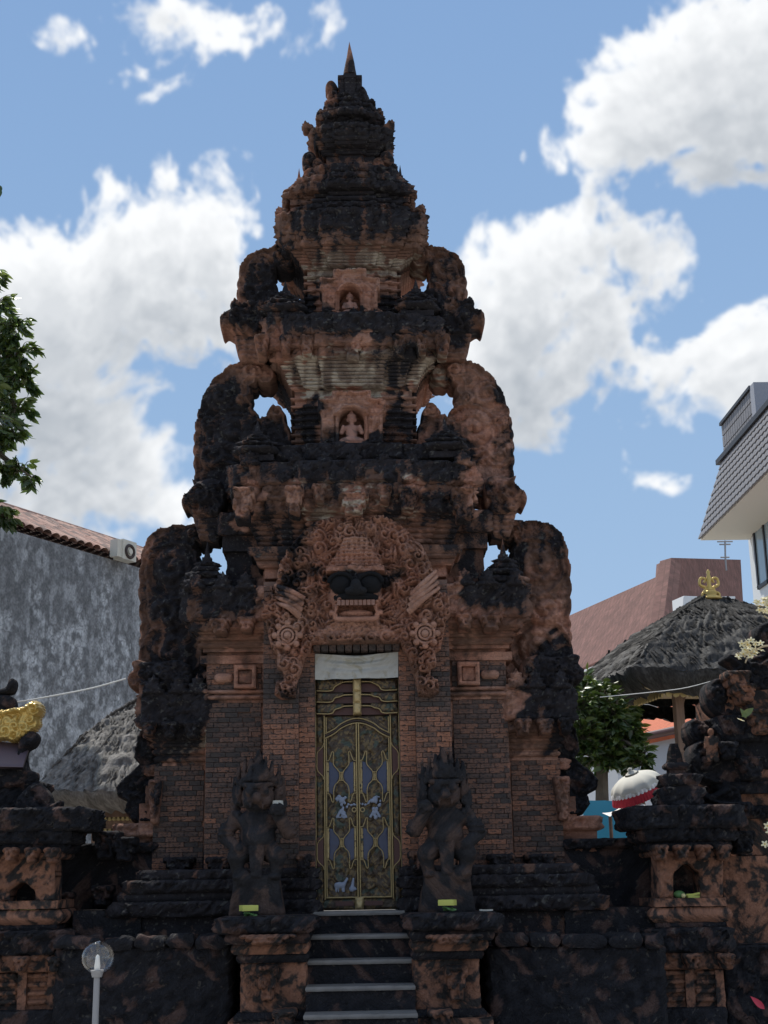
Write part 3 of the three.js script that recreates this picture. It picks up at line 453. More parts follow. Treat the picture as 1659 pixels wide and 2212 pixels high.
{ // lintel of upright dark bricks over the door
  const li = part('lintel', gate), z = .005, x0 = -Xc(94, 1400, z), x1 = Xc(94, 1400, z), n = 11, y0 = Yc(1406, z), y1 = Yc(1392, z);
  for (let i = 0; i < n; i++) { const m = mesh('brick', BRICK, M.bricks[4 + (i % 2)], li), w = (x1 - x0) / n; m.position.set(x0 + (i + .5) * w, (y0 + y1) / 2, z - .08); m.scale.set(w - .008, y1 - y0, .2); }
}
// carved terracotta pieces, stepped like the photograph's corner ornaments
const kr = rng(31);
function karang(parent, x0, x1, y0, y1, z, { dir = 0, t = .09, name = 'corner_ornament', steps = 3, mat = M.masonry } = {}) {   // print units; dir -1: narrows to the left, 1: to the right, 0: to the middle
  const p0 = P(x0, y1, z), p1 = P(x1, y0, z), w = p1.x - p0.x, h = p1.y - p0.y, L = [], R = [];
  for (let k = 0; k < steps; k++) { const f = k / steps, g = (k + 1) / steps, cut = f * .62, l = dir < 0 ? 0 : dir > 0 ? cut : cut * .5, r = dir > 0 ? 0 : dir < 0 ? cut : cut * .5, ya = p1.y - h * f, yb = p1.y - h * g; L.push([p0.x + w * l, ya], [p0.x + w * l, yb]); R.push([p1.x - w * r, ya], [p1.x - w * r, yb]); }
  return mesh(name, plate(ccw(lobes(ccw([...L, ...R.reverse()]), .06, .007)), z - .12, t + .12, { round: .008, cell: .010, carved: .065, rim: .03, rough: .002, cx: kr() * 3, cy: kr() * 3 }), mat, parent);
}
const both = (fn) => { fn(0); fn(1); };
const mir = (x, y) => 2 * axisAt(y) - x;                            // the same place on the other side of the axis
function karangPair(parent, x0, x1, y0, y1, z, o = {}) { karang(parent, x0, x1, y0, y1, z, o); const d = (x1 + x0) * .0173 * 0; karang(parent, mir(x1, y0) , mir(x0, y0), y0 - 6, y1 - 6, z, { ...o, dir: -(o.dir || 0) }); }
karangPair(tierB, 641, 678, 597, 622, -.52, { dir: -1 }); karangPair(tierC, 606, 646, 846, 876, -.40, { dir: -1 });
for (const [x, w, h] of [[700, 26, 36], [757, 40, 40], [812, 26, 36], [650, 22, 34], [862, 22, 34]]) karang(tierA, x - w / 2, x + w / 2, 499, 499 + h, -.42, { name: 'carved_bracket' });
for (const [x, w, h] of [[664, 30, 44], [762, 42, 52], [862, 30, 44], [618, 26, 40], [910, 26, 40], [566, 30, 40], [955, 30, 40]]) karang(tierB, x - w / 2, x + w / 2, 733, 733 + h, -.24, { name: 'carved_bracket' });
for (const [x, w, y, h] of [[525, 50, 1058, 72], [636, 40, 1056, 62], [764, 62, 1070, 48], [880, 40, 1056, 50], [1000, 46, 1060, 66], [690, 30, 1052, 40], [830, 30, 1052, 40]]) karang(tierC, x - w / 2, x + w / 2, y, y + h, .12, { name: 'carved_bracket' });
for (const s of [-1, 1]) {
  const b1 = bays['in' + s], b2 = bays['out' + s], k = (g, x0, x1, y0, y1, z, o = {}) => s < 0 ? karang(g, x0, x1, y0, y1, z, o) : karang(g, mir(x1, y0), mir(x0, y0), y0 - 7, y1 - 7, z, { ...o, dir: -(o.dir || 0) });
  k(b1, 442, 474, 1420, 1452, -.2, { dir: -1 }); k(b1, 528, 562, 1520, 1558, -.2, { dir: 1 }); k(b1, 545, 592, 1240, 1286, .02, { dir: -1 }); k(b1, 455, 500, 1340, 1372, -.03); k(b1, 515, 552, 1336, 1368, -.03); k(b1, 408, 440, 1340, 1366, -.03, { dir: -1 });
  k(b2, 438, 480, 1520, 1566, -.25, { dir: 1 }); k(b2, 352, 384, 1562, 1596, -.25); k(b2, 400, 432, 1562, 1596, -.25); k(b2, 308, 338, 1560, 1592, -.25); k(b2, 330, 372, 1650, 1690, -.42, { dir: -1 }); k(b2, 405, 440, 1652, 1690, -.42, { dir: 1 });
  k(b2, 322, 350, 1686, 1780, -.44, { steps: 5 }); k(b2, 258, 330, 1772, 1806, -.5, { dir: -1 });
  k(b1, 446, 500, 1852, 1890, -.2); k(b2, 355, 420, 1852, 1888, -.38); k(b1, 640, 672, 1846, 1890, .06);
  // framed square panel
  const pn = part('framed_panel', b1), z = -.2, f = (x, y) => s < 0 ? PX(x, y, z) : PX(mir(x, y), y - 7, z), O = ccw([f(505, 1436), f(553, 1436), f(553, 1486), f(505, 1486)]), I = [f(514, 1446), f(544, 1446), f(544, 1478), f(514, 1478)];
  mesh('frame', plate(O, z - .12, .13, { round: .012, cell: .01, holes: [I] }), M.masonry, pn); mesh('panel', plate(ccw(I), z - .12, .08, { round: .008, cell: .012, carved: .03 }), M.masonry, pn);
  mesh('half_column', (() => { const [x, y] = s < 0 ? PX(482, 1462, z) : PX(mir(482, 1462), 1455, z), g = new THREE.CapsuleGeometry(.042, .09, 4, 10); g.rotateZ(Math.PI / 2).translate(x, y, z - .06); return roughen(uvWorld(g), .004); })(), M.masonry, b1);
}
// ---------------------------------------------------------------- winged side ornaments: thick carved plates with beaked heads
const spiral = (cx, cy, R, turn, flip, a) => (x, y) => a * curl(x - cx, y - cy, R, turn, flip);
function sum(list) { return (x, y, d) => { let h = 0; for (const f of list) h = Math.max(h, f(x, y, d)); return h; }; }
const groove = (cx, cy, R, w, a) => (x, y) => { const r = Math.hypot(x - cx, y - cy); return a * Math.exp(-(((r - R) / w) ** 2)); };
const WINGS = [
  { z: -.62, t: .34, body: [[448, 1137], [400, 1134], [360, 1138], [330, 1152], [312, 1180], [305, 1215], [302, 1260], [302, 1300], [306, 1345], [303, 1400], [302, 1440], [305, 1505], [340, 1512], [450, 1512], [470, 1440], [470, 1300], [462, 1262], [446, 1240], [430, 1212], [420, 1186], [426, 1174], [440, 1178], [452, 1168], [456, 1150]], curls: [[372, 1230, 44, 1], [360, 1330, 38, -1], [372, 1410, 44, 1], [420, 1155, 20, -1], [330, 1200, 18, -1], [412, 1290, 22, 1], [335, 1455, 24, -1]], rings: [[380, 1235, 60], [372, 1410, 60]],
    head: [[312, 1428], [296, 1424], [283, 1430], [287, 1446], [276, 1458], [275, 1474], [284, 1488], [298, 1486], [300, 1515], [330, 1524], [404, 1524], [410, 1440], [380, 1424], [345, 1430]], hz: -.34, ht: .34, eye: [345, 1462], bracket: [[300, 1520], [304, 1545], [322, 1566], [420, 1566], [420, 1520]] },
  { z: -.60, t: .34, body: [[594, 805], [575, 787], [545, 780], [510, 785], [475, 808], [450, 838], [432, 880], [422, 930], [420, 985], [424, 1050], [440, 1078], [500, 1085], [570, 1060], [625, 1010], [630, 950], [618, 912], [610, 888], [598, 880], [584, 884], [576, 900], [562, 908], [545, 888], [538, 862], [542, 838], [556, 826], [574, 832], [590, 826]], curls: [[545, 808, 22, 1], [475, 860, 32, -1], [505, 935, 46, 1], [455, 985, 34, -1], [600, 893, 20, 1], [560, 930, 24, -1], [520, 870, 18, 1], [450, 920, 20, 1]], rings: [[515, 945, 64], [515, 945, 50]],
    head: [[440, 1034], [424, 1038], [414, 1032], [418, 1050], [408, 1062], [396, 1068], [391, 1082], [397, 1100], [405, 1096], [412, 1104], [420, 1112], [476, 1114], [480, 1040], [460, 1032]], hz: -.34, ht: .34, eye: [432, 1070], bracket: [[414, 1108], [420, 1132], [430, 1164], [470, 1168], [482, 1108]] },
  { z: -.66, t: .30, body: [[634, 552], [612, 540], [575, 538], [545, 548], [525, 570], [516, 600], [514, 645], [524, 680], [560, 702], [620, 705], [660, 698], [640, 676], [618, 652], [600, 630], [590, 606], [588, 588], [596, 577], [612, 582], [632, 574]], curls: [[560, 585, 30, 1], [545, 640, 30, -1], [590, 655, 26, 1], [600, 560, 15, -1], [536, 606, 14, 1]], rings: [[560, 590, 40]],
    head: [[540, 650], [522, 654], [508, 645], [496, 655], [498, 668], [480, 674], [474, 690], [480, 716], [488, 710], [500, 716], [512, 724], [566, 724], [570, 652]], hz: -.42, ht: .32, eye: [520, 688], bracket: [[503, 720], [508, 744], [520, 776], [572, 780], [580, 720]] }];
WINGS.forEach((w, n) => {
  for (const s of [-1, 1]) {
    const T = (pts, z) => { const o = out(pts, z); return s < 0 ? o : flipX(o); }, C = (x, y, z) => { const p = PX(x, y, z); return [p[0] * -s, p[1]]; };
    const g = part('wing', gate, ['lower', 'middle', 'upper'][n] + (s < 0 ? ' left' : ' right') + ' scrolled wing with beaked head'), k = MPX(axisAt(w.body[0][1]), w.z);
    const fn = sum([...w.curls.map(([x, y, r, f], i) => { const c = C(x, y, w.z); return spiral(c[0], c[1], r * k, i * 1.7, f * s, .085); }), ...w.rings.map(([x, y, r]) => { const c = C(x, y, w.z); return groove(c[0], c[1], r * k, .016, .05); })]);
    mesh('scroll_plate', plate(ccw(lobes(ccw(smooth(T(w.body, w.z), 1)), .15, .022)), w.z - w.t, w.t, { round: .035, cell: .0135, height: (x, y, d) => fn(x, y, d) + .02 * (sstep(.075, .085, d) - sstep(.10, .11, d)), carved: .05, rim: .035, rough: .005, cx: n * 1.3 + s }), M.masonry, g);
    const e = C(...w.eye, w.hz), hf = (x, y) => { const d = Math.hypot(x - e[0], y - e[1]); return .06 * Math.exp(-((d / .05) ** 2)) + .05 * Math.exp(-(((d - .085) / .02) ** 2)); };
    mesh('beaked_head', plate(ccw(smooth(T(w.head, w.hz), 3)), w.hz - w.ht, w.ht, { round: .045, cell: .012, height: hf, carved: .10, rough: .006, cx: n + 5 * s }), M.masonry, g);
    mesh('bracket', plate(T(w.bracket, w.hz), w.hz - w.ht, w.ht - .05, { round: .03, cell: .013, carved: .04, rough: .012, cx: n + 2 * s, height: (x, y) => .03 * Math.abs(Math.sin(y * 62)) }), M.masonry, g);
  }
});
// ---------------------------------------------------------------- small towers on the ledges
function finial(parent, x, yTop, yBase, z, wpx, spireTo) {
  const b = P(x, yBase, z), t = P(x, yTop, z), w = wpx * MPX(yBase, z) / 2, H = t.y - b.y, L = [];
  const sq = (r) => [[r, -r], [r, r], [-r, r], [-r, -r]];
  for (const [a, c, r, o] of [[0, .13, .86, { rough: .012 }], [.125, .17, .7, { rough: .008 }], [.165, .34, .8, { ...LEDGE, bulge: torus(.03) }], [.33, .46, .68, { ...LEDGE, bulge: torus(.025) }], [.45, .56, .52, LEDGE], [.55, .64, .38, LEDGE], [.635, .72, .26, { rough: .005 }]]) L.push(course(sq(w * r), H * a, H * c, { cell: .02, vcell: .02, ...o }));
  for (let q = 0; q < 8; q++) for (const [f, r, k] of [[.26, .82, .2], [.41, .68, .17], [.52, .5, .13]]) { const a = q * Math.PI / 4, e = q & 1 ? 1.24 : 1.0, g = new THREE.ConeGeometry(w * k, w * k * 3.2, 6, 2); g.rotateX(.35).rotateY(-a + Math.PI / 2).translate(Math.cos(a) * w * r * e, H * f, Math.sin(a) * w * r * e); L.push(roughen(g, .006, 22)); }
  const c = new THREE.ConeGeometry(w * .2, H * .3, 8, 3); c.translate(0, H * .86, 0); L.push(roughen(c, .004));
  const g = join(L.map(q => { q.translate(b.x, b.y, z); return uvWorld(q, z + w); }));
  return mesh('finial', g, M.masonry, parent);
}
finial(gate, 446, 1170, 1300, -.24, 78); finial(gate, 1090, 1164, 1292, -.24, 78);
finial(gate, 556, 908, 1006, -.1, 84); finial(gate, 962, 900, 998, -.1, 84);
finial(gate, 616, 606, 702, -.36, 84); finial(gate, 900, 602, 696, -.36, 80);
finial(tierA, 646, 364, 452, -.62, 44); finial(tierA, 866, 357, 446, -.62, 44);
// upright flame-shaped antefixes along the ledges
const flame = [[-.5, 0], [-.52, .22], [-.36, .3], [-.44, .52], [-.24, .56], [-.26, .78], [-.1, .8], [0, 1], [.1, .8], [.26, .78], [.24, .56], [.44, .52], [.36, .3], [.52, .22], [.5, 0]];
function antefix(parent, x, y, z, w, h, lean = 0) { const p = P(x, y, z), k = MPX(y, z); return mesh('antefix', plate(ccw(flame.map(([a, b]) => [p.x + a * w * k + lean * b * w * k, p.y + b * h * k])), z - .11, .11, { round: .03, cell: .011, carved: .05, rough: .012, cx: x }), M.masonry, parent); }
for (const [x, h] of [[540, 30], [640, 26], [700, 26], [765, 34], [830, 26], [890, 26], [1000, 30]]) antefix(tierC, x, 1004, .1, 42, h + 8);
for (const [x, h] of [[650, 26], [700, 26], [764, 32], [824, 26], [870, 26]]) antefix(tierB, x, 690, -.24, 34, h);
for (const [x, y, l] of [[672, 282, -.5], [834, 278, .5], [757, 284, 0], [612, 466, -.4], [902, 460, .4], [758, 468, 0], [700, 468, 0], [816, 466, 0]]) antefix(y < 300 ? crown : tierA, x, y, y < 300 ? -.66 : -.4, 30, 26, l);
for (const s of [-1, 1]) for (const x of [420, 480, 530]) antefix(bays['in' + s], s < 0 ? x : mir(x, 1272), s < 0 ? 1274 : 1266, .0, 46, 44);
for (const s of [-1, 1]) for (const x of [330, 385, 425]) antefix(bays['out' + s], s < 0 ? x : mir(x, 1494), s < 0 ? 1500 : 1488, -.22, 46, 46);
for (const [y, z, xs, h] of [[224, -.76, [712, 757, 800], 16], [246, -.72, [696, 726, 757, 788, 816], 17], [366, -.66, [668, 700, 757, 814, 846], 18], [398, -.6, [650, 680, 716, 757, 800, 836, 864], 17], [447, -.56, [640, 672, 712, 757, 804, 844, 874], 16], [507, -.42, [610, 636, 880, 906], 22], [730, -.24, [580, 640, 700, 830, 890, 946], 22]]) for (const x of xs) antefix(y < 380 ? crown : y < 600 ? tierA : tierB, x, y - (x - 757) * .017, z, 22, h, (x - 757) * .004);
// dark lower wings stepping down beside the outer bays
for (const s of [-1, 1]) { const o = out([[318, 1560], [296, 1590], [288, 1636], [300, 1650], [284, 1668], [262, 1684], [250, 1700], [254, 1722], [274, 1732], [268, 1752], [286, 1776], [345, 1780], [360, 1560]], -.62), c = PX(290, 1700, -.62); mesh('lower_wing', plate(s < 0 ? o : flipX(o), -.9, .28, { round: .03, cell: .0135, rim: .03, carved: .08, rough: .006, cx: s, height: spiral(c[0] * -s, c[1], .13, 1, s, .06) }), M.dark, gate); }
// crown scrolls and side volutes near the top
function volute(parent, x, y, r, z, flip, name = 'volute') { const p = P(x, y, z), k = MPX(y, z), R = r * k, o = []; for (let i = 0; i < 22; i++) { const a = i / 22 * 6.283; o.push([p.x + R * Math.cos(a) * (1 + .06 * Math.cos(5 * a)), p.y + R * Math.sin(a) * 1.18]); } return mesh(name, plate(ccw(o), z - .16, .16, { round: .07, cell: .011, height: (u, v) => .06 * curl(u - p.x, v - p.y, R, 1, flip), rough: .012, cx: x }), M.masonry, parent); }
volute(crown, 716, 186, 14, -.84, 1); volute(crown, 720, 206, 15, -.84, -1); volute(crown, 782, 196, 11, -.84, -1); volute(crown, 784, 208, 14, -.84, 1);
for (const s of [0, 1]) { volute(crown, s ? mir(668, 330) : 668, s ? 340 : 342, 17, -.7, s ? 1 : -1); volute(crown, s ? mir(686, 360) : 686, s ? 352 : 354, 14, -.68, s ? -1 : 1); volute(crown, s ? mir(693, 248) : 693, s ? 246 : 248, 12, -.7, s ? 1 : -1); volute(tierA, s ? mir(618, 440) : 618, s ? 434 : 438, 10, -.6, s ? 1 : -1); volute(tierA, s ? mir(628, 420) : 628, s ? 414 : 418, 9, -.6, s ? 1 : -1); volute(tierA, s ? mir(640, 405) : 640, s ? 398 : 402, 8, -.6, s ? 1 : -1); volute(tierA, s ? mir(616, 458) : 616, s ? 452 : 456, 9, -.58, s ? 1 : -1); }

// ---------------------------------------------------------------- niches with seated figures
function niche(parent, xm, yTop, ySteps, hwTop, hwMid, hwLeg, yBot, open, z) {
  const f = (d, y) => PX(xm + d, y, z), O = ccw([f(-hwTop, yTop), f(hwTop, yTop), f(hwTop, ySteps), f(hwMid, ySteps + 3), f(hwMid, ySteps + 30), f(hwLeg, ySteps + 33), f(hwLeg, yBot), f(-hwLeg, yBot), f(-hwLeg, ySteps + 33), f(-hwMid, ySteps + 30), f(-hwMid, ySteps + 3), f(-hwTop, ySteps)]);
  const I = []; for (let i = 0; i <= 12; i++) { const a = Math.PI * i / 12; I.push(f(open[0] * Math.cos(a), open[1] - open[0] * .9 * Math.sin(a))); } I.push(f(-open[0], yBot - 1), f(open[0], yBot - 1));
  const yr = YA(ySteps + 33, z), g = part('niche', parent);
  mesh('niche_frame', plate(O, z - .26, .26, { round: .008, cell: .0105, holes: [I], carved: 0, rim: .04, rough: .002, height: (x, y, d) => y > yr - .01 ? .06 * carve(x * .9 + xm, y * .9) : (Math.abs(x - P(xm, yBot, z).x) > open[0] * 1.35 * MPX(yBot, z) ? .06 * carve(x + xm, y) : -.03) }), M.masonry, g);
  const q0 = P(xm - hwLeg - 2, yBot, z), q1 = P(xm + hwLeg + 2, yBot - 5, z); mesh('sill', uvWorld(course(planBox(q0.x, q1.x, z + .06, z - .3), q0.y - .02, q1.y, { rough: .008 })), M.masonry, g);
}
niche(tierB, 755.5, 584, 600, 36, 65, 60, 682, [22, 640], -.28);
niche(tierC, 759.5, 846, 862, 42, 73, 67, 962, [27, 906], -.14);
function seatedFigure(name, label, x, yBase, h, z, arms, mat) {
  const p = P(x, yBase, z), H = h * MPX(yBase, z), f = (X, Y, Z) => {
    X = X / H; Y = Y / H; Z = Z / H; const s = Math.abs(X);
    let d = ell(X, Y, Z, [0, .13, .03], [.27, .11, .2]);                                    // crossed legs
    d = smin(d, cap(s, Y, Z, [.1, .13, .1], [.26, .11, .06], .09, .08), .05);
    d = smin(d, ell(X, Y, Z, [0, .36, -.02], [.16, .2, .12]), .05); d = smin(d, ell(X, Y, Z, [0, .5, -.02], [.2, .1, .11]), .06);
    d = smin(d, cap(s, Y, Z, [.2, .52, -.02], arms ? [.27, .36, .06] : [.25, .34, .02], .065, .055), .03); d = smin(d, cap(s, Y, Z, arms ? [.27, .36, .06] : [.25, .34, .02], arms ? [.22, .5, .14] : [.04, .3, .16], .055, .045), .03);
    d = smin(d, cap(X, Y, Z, [0, .56, -.01], [0, .66, 0], .06, .055), .03); d = smin(d, ell(X, Y, Z, [0, .75, .01], [.105, .125, .11]), .03);
    d = smin(d, ell(X, Y, Z, [0, .74, .12], [.025, .04, .03]), .02); d = smin(d, ell(s, Y, Z, [.11, .74, -.01], [.03, .06, .03]), .02);
    d = smin(d, ell(X, Y, Z, [0, .85, -.01], [.125, .05, .12]), .02); d = smin(d, cap(X, Y, Z, [0, .87, -.01], [0, .98, -.02], .085, .03), .02);
    d = Math.min(d, Math.hypot(s - .035, Y - .77, Z - .105) - .02);
    return (d + .008 * (fbm(X * 16, Y * 16, Z * 16, 2) - .5)) * H;
  };
  const g = surface(f, [-.4 * H, -.03 * H, -.28 * H], [.4 * H, 1.05 * H, .32 * H], H / 46); g.translate(p.x, p.y, z);
  return tag(mesh(name, uvWorld(g), mat), label, 'statue', 'figures in the niches of the gate');
}
M.clay = std({ map: tile((u, v, c) => { const t = lerp(.7, 1.3, tn(u, v, 14, 2, 5)), k = sstep(.56, .68, tn(u, v, 11, 8, 4)) * .6; c[0] = lerp(.34, .12, k) * t; c[1] = lerp(.19, .09, k) * t; c[2] = lerp(.15, .08, k) * t; }, [1.4, 1.4]), bumpMap: GRIT, bumpScale: .008 });
seatedFigure('seated_figure', 'small pale clay figure sitting in the upper arched niche of the gate', 756, 684, 58, -.28 - .06, false, M.clay);
seatedFigure('seated_figure', 'clay figure with raised hands sitting in the lower, larger niche of the gate', 760, 964, 82, -.14 - .06, true, M.clay);

// ---------------------------------------------------------------- the monster head over the door
{
  const z = 0, k = MPX(1280, z), ax = (y) => axisAt(y), g = part('monster_head', gate, 'carved monster head with bulging black eyes over the door');
  const half = [[58, 1122], [92, 1134], [118, 1158], [148, 1194], [163, 1225], [170, 1262], [180, 1284], [203, 1296], [203, 1336], [193, 1346], [188, 1376], [181, 1408], [170, 1414], [171, 1444], [160, 1450], [158, 1466], [174, 1474], [177, 1500], [164, 1510], [132, 1508], [127, 1470], [118, 1448], [112, 1420], [100, 1408], [95, 1393]];
  const L = half.map(([d, y]) => [-d * MPX(y, z), YA(y, z)]), R = half.map(([d, y]) => [d * MPX(y, z), YA(y, z)]).reverse(), O = ccw([...L, ...R]);
  const c = (dx, y) => [dx * k, YA(y, z)], big = [], r = rng(8);
  for (let gy = 1128; gy < 1512; gy += 17) for (let gx = -205; gx <= 205; gx += 19) {        // dense small curls and leaves, larger ones between
    const dx = gx + (r() - .5) * 13, y = gy + (r() - .5) * 11, q = c(dx, y), rr = lerp(11, 20, Math.pow(r(), 1.3)) * k, top = lerp(.08, .19, r()), s = dx < 0 ? -1 : 1, tn_ = r() * 6.28;
    big.push(r() < .62 ? Object.assign(spiral(q[0], q[1], rr, tn_, s, top), { q, rr }) : Object.assign((x, y) => top * leaf(x - q[0], y - q[1], rr * 1.25, tn_), { q, rr: rr * 1.3 }));
  }
  for (const s of [-1, 1]) for (const [d, y, rr] of [[150, 1340, 20], [160, 1245, 16], [120, 1200, 17], [176, 1318, 15], [84, 1165, 17], [30, 1148, 18], [152, 1436, 17], [152, 1490, 18]]) { const q = c(s * d, y); big.push(Object.assign(spiral(q[0], q[1], rr * k, d * .3, s, .17), { q, rr: rr * k })); }
  const [ , y0] = c(0, 1225), [, yF] = c(0, 1290), [, yM] = c(0, 1330);
  const hf = (x, y, d) => {
    let h = 0; for (const f of big) if (Math.abs(x - f.q[0]) < f.rr && Math.abs(y - f.q[1]) < f.rr) h = Math.max(h, f(x, y));
    const X = x / k, py = (y0 - y) / k + 1225;                     // print units
    const cone = Math.abs(X) < 58 && py > 1170 && py < 1243 ? 1 : 0;  // ribbed cap above the brow
    const w = lerp(26, 58, sstep(1170, 1240, py));
    if (Math.abs(X) < w && py > 1172 && py < 1244) h = .13 + .07 * Math.sqrt(clamp(1 - (X / w) ** 2)) + .012 * Math.sin(py * .75) + .01 * Math.sin(X * .6);
    const face = 1 - (X / 60) ** 2 - ((py - 1296) / 60) ** 2;
    if (face > 0 && py > 1244) h = lerp(h, .15 + .10 * Math.sqrt(face), sstep(0, .35, face));
    const jawW = 52, jw = py > 1338 && py < 1384 ? 1 - Math.pow(Math.abs(X) / (jawW + 40 * sstep(1350, 1384, py)), 6) : 0; if (jw > 0) h = lerp(h, .12, sstep(0, .5, jw) * .75);
    if (Math.abs(X) < 62 && py > 1236 && py < 1250) h = Math.max(h, .24);   // brow band
    const mo = 1 - (X / 42) ** 4 - ((py - 1326) / 15) ** 4; if (mo > 0) h = .05; // open mouth
    return h;
  };
  mesh('relief', plate(O, z - .2, .23, { round: .04, cell: .0085, height: hf, carved: .05, rough: .006 }), M.masonry, g);
  const blk = M.masonry, at = (dx, y, dz) => [dx * k, YA(y, z), dz];
  for (const s of [-1, 1]) {
    const e = at(s * 31, 1276, .285), eye = mesh('eye', mover(new THREE.SphereGeometry(.098, 20, 14).scale(1.05, .86, .6), ...e), M.black, g);
    mesh('eyelid', tube([0, 1, 2, 3, 4, 5, 6].map(i => { const a = Math.PI * (.02 + .16 * i); return V(e[0] + Math.cos(a) * .108, e[1] + Math.sin(a) * .088, e[2] + .035); }), .02, 6), M.black, g);
    const f = at(s * 40, 1318, .2); mesh('fang', tube([V(f[0], f[1] + .02, f[2] + .03), V(f[0] + s * .01, f[1] - .05, f[2] + .06), V(f[0] + s * .035, f[1] - .1, f[2] + .05)], .024, 6, .004), M.masonry, g);
    for (let i = 0; i < 4; i++) { const a = s < 0 ? [[-112 - i * 3, 1300 + i * 12], [-140, 1286 + i * 12], [-172 + i * 2, 1270 + i * 13]] : [[112 + i * 3, 1330 - i * 12], [142, 1308 - i * 11], [178 - i * 2, 1280 - i * 12]]; mesh('finger', tube(a.map(([d, y], n) => V(...at(d, y, .16 + (n === 1 ? .08 : 0)))), .034, 7, .016), M.masonry, g); }
  }
  const n = at(0, 1286, .345); mesh('nose', roughen(uvWorld(mover(surface((x, y, zz) => { const s = Math.abs(x); let d = ell(x, y, zz, [0, .0, .02], [.05, .075, .07]); d = smin(d, ell(s, y, zz, [.055, -.035, .02], [.042, .034, .05]), .02); return d; }, [-.12, -.1, -.09], [.12, .1, .12], .008), ...n)), .002), M.black, g);
  const lip = [-42, -30, -15, 0, 15, 30, 42].map((d, i) => V(...at(d, 1302 + (i === 0 || i === 6 ? 3 : 0), .305 - .00004 * d * d))); mesh('upper_lip', tube(lip, .036, 8), M.black, g);
  for (let i = -4; i <= 4; i++) { const t = at(i * 9, 1316, .3); mesh('tooth', mover(new THREE.BoxGeometry(.03, .045, .03), ...t), M.clay, g); }
  const jaw = [-56, -46, -42, -20, 0, 20, 42, 46, 56].map((d, i) => V(...at(d, [1334, 1336, 1346, 1348, 1348, 1348, 1346, 1336, 1334][i], .24))); mesh('lower_lip', tube(jaw, .024, 8), M.masonry, g);
  mesh('tongue', mover(new THREE.SphereGeometry(.13, 16, 10).scale(1.15, .3, .5), ...at(0, 1334, .17)), M.masonry, g);
  for (const s of [-1, 1]) { const h = at(s * 138, 1378, .16); mesh('rosette', (() => { const G = [new THREE.SphereGeometry(.035, 10, 8)]; for (const [R, rr] of [[.05, .013], [.085, .014]]) { const t = new THREE.TorusGeometry(R, rr, 6, 18); G.push(t); } for (let i = 0; i < 8; i++) G.push(mover(new THREE.SphereGeometry(.03, 8, 6), Math.cos(i * .785) * .11, Math.sin(i * .785) * .11, 0)); return join(G.map(q => uvWorld(mover(q, h[0] - s * -.03, h[1], h[2] + .02)))); })(), M.masonry, g); }
}
function uvMat(m) { return m; }
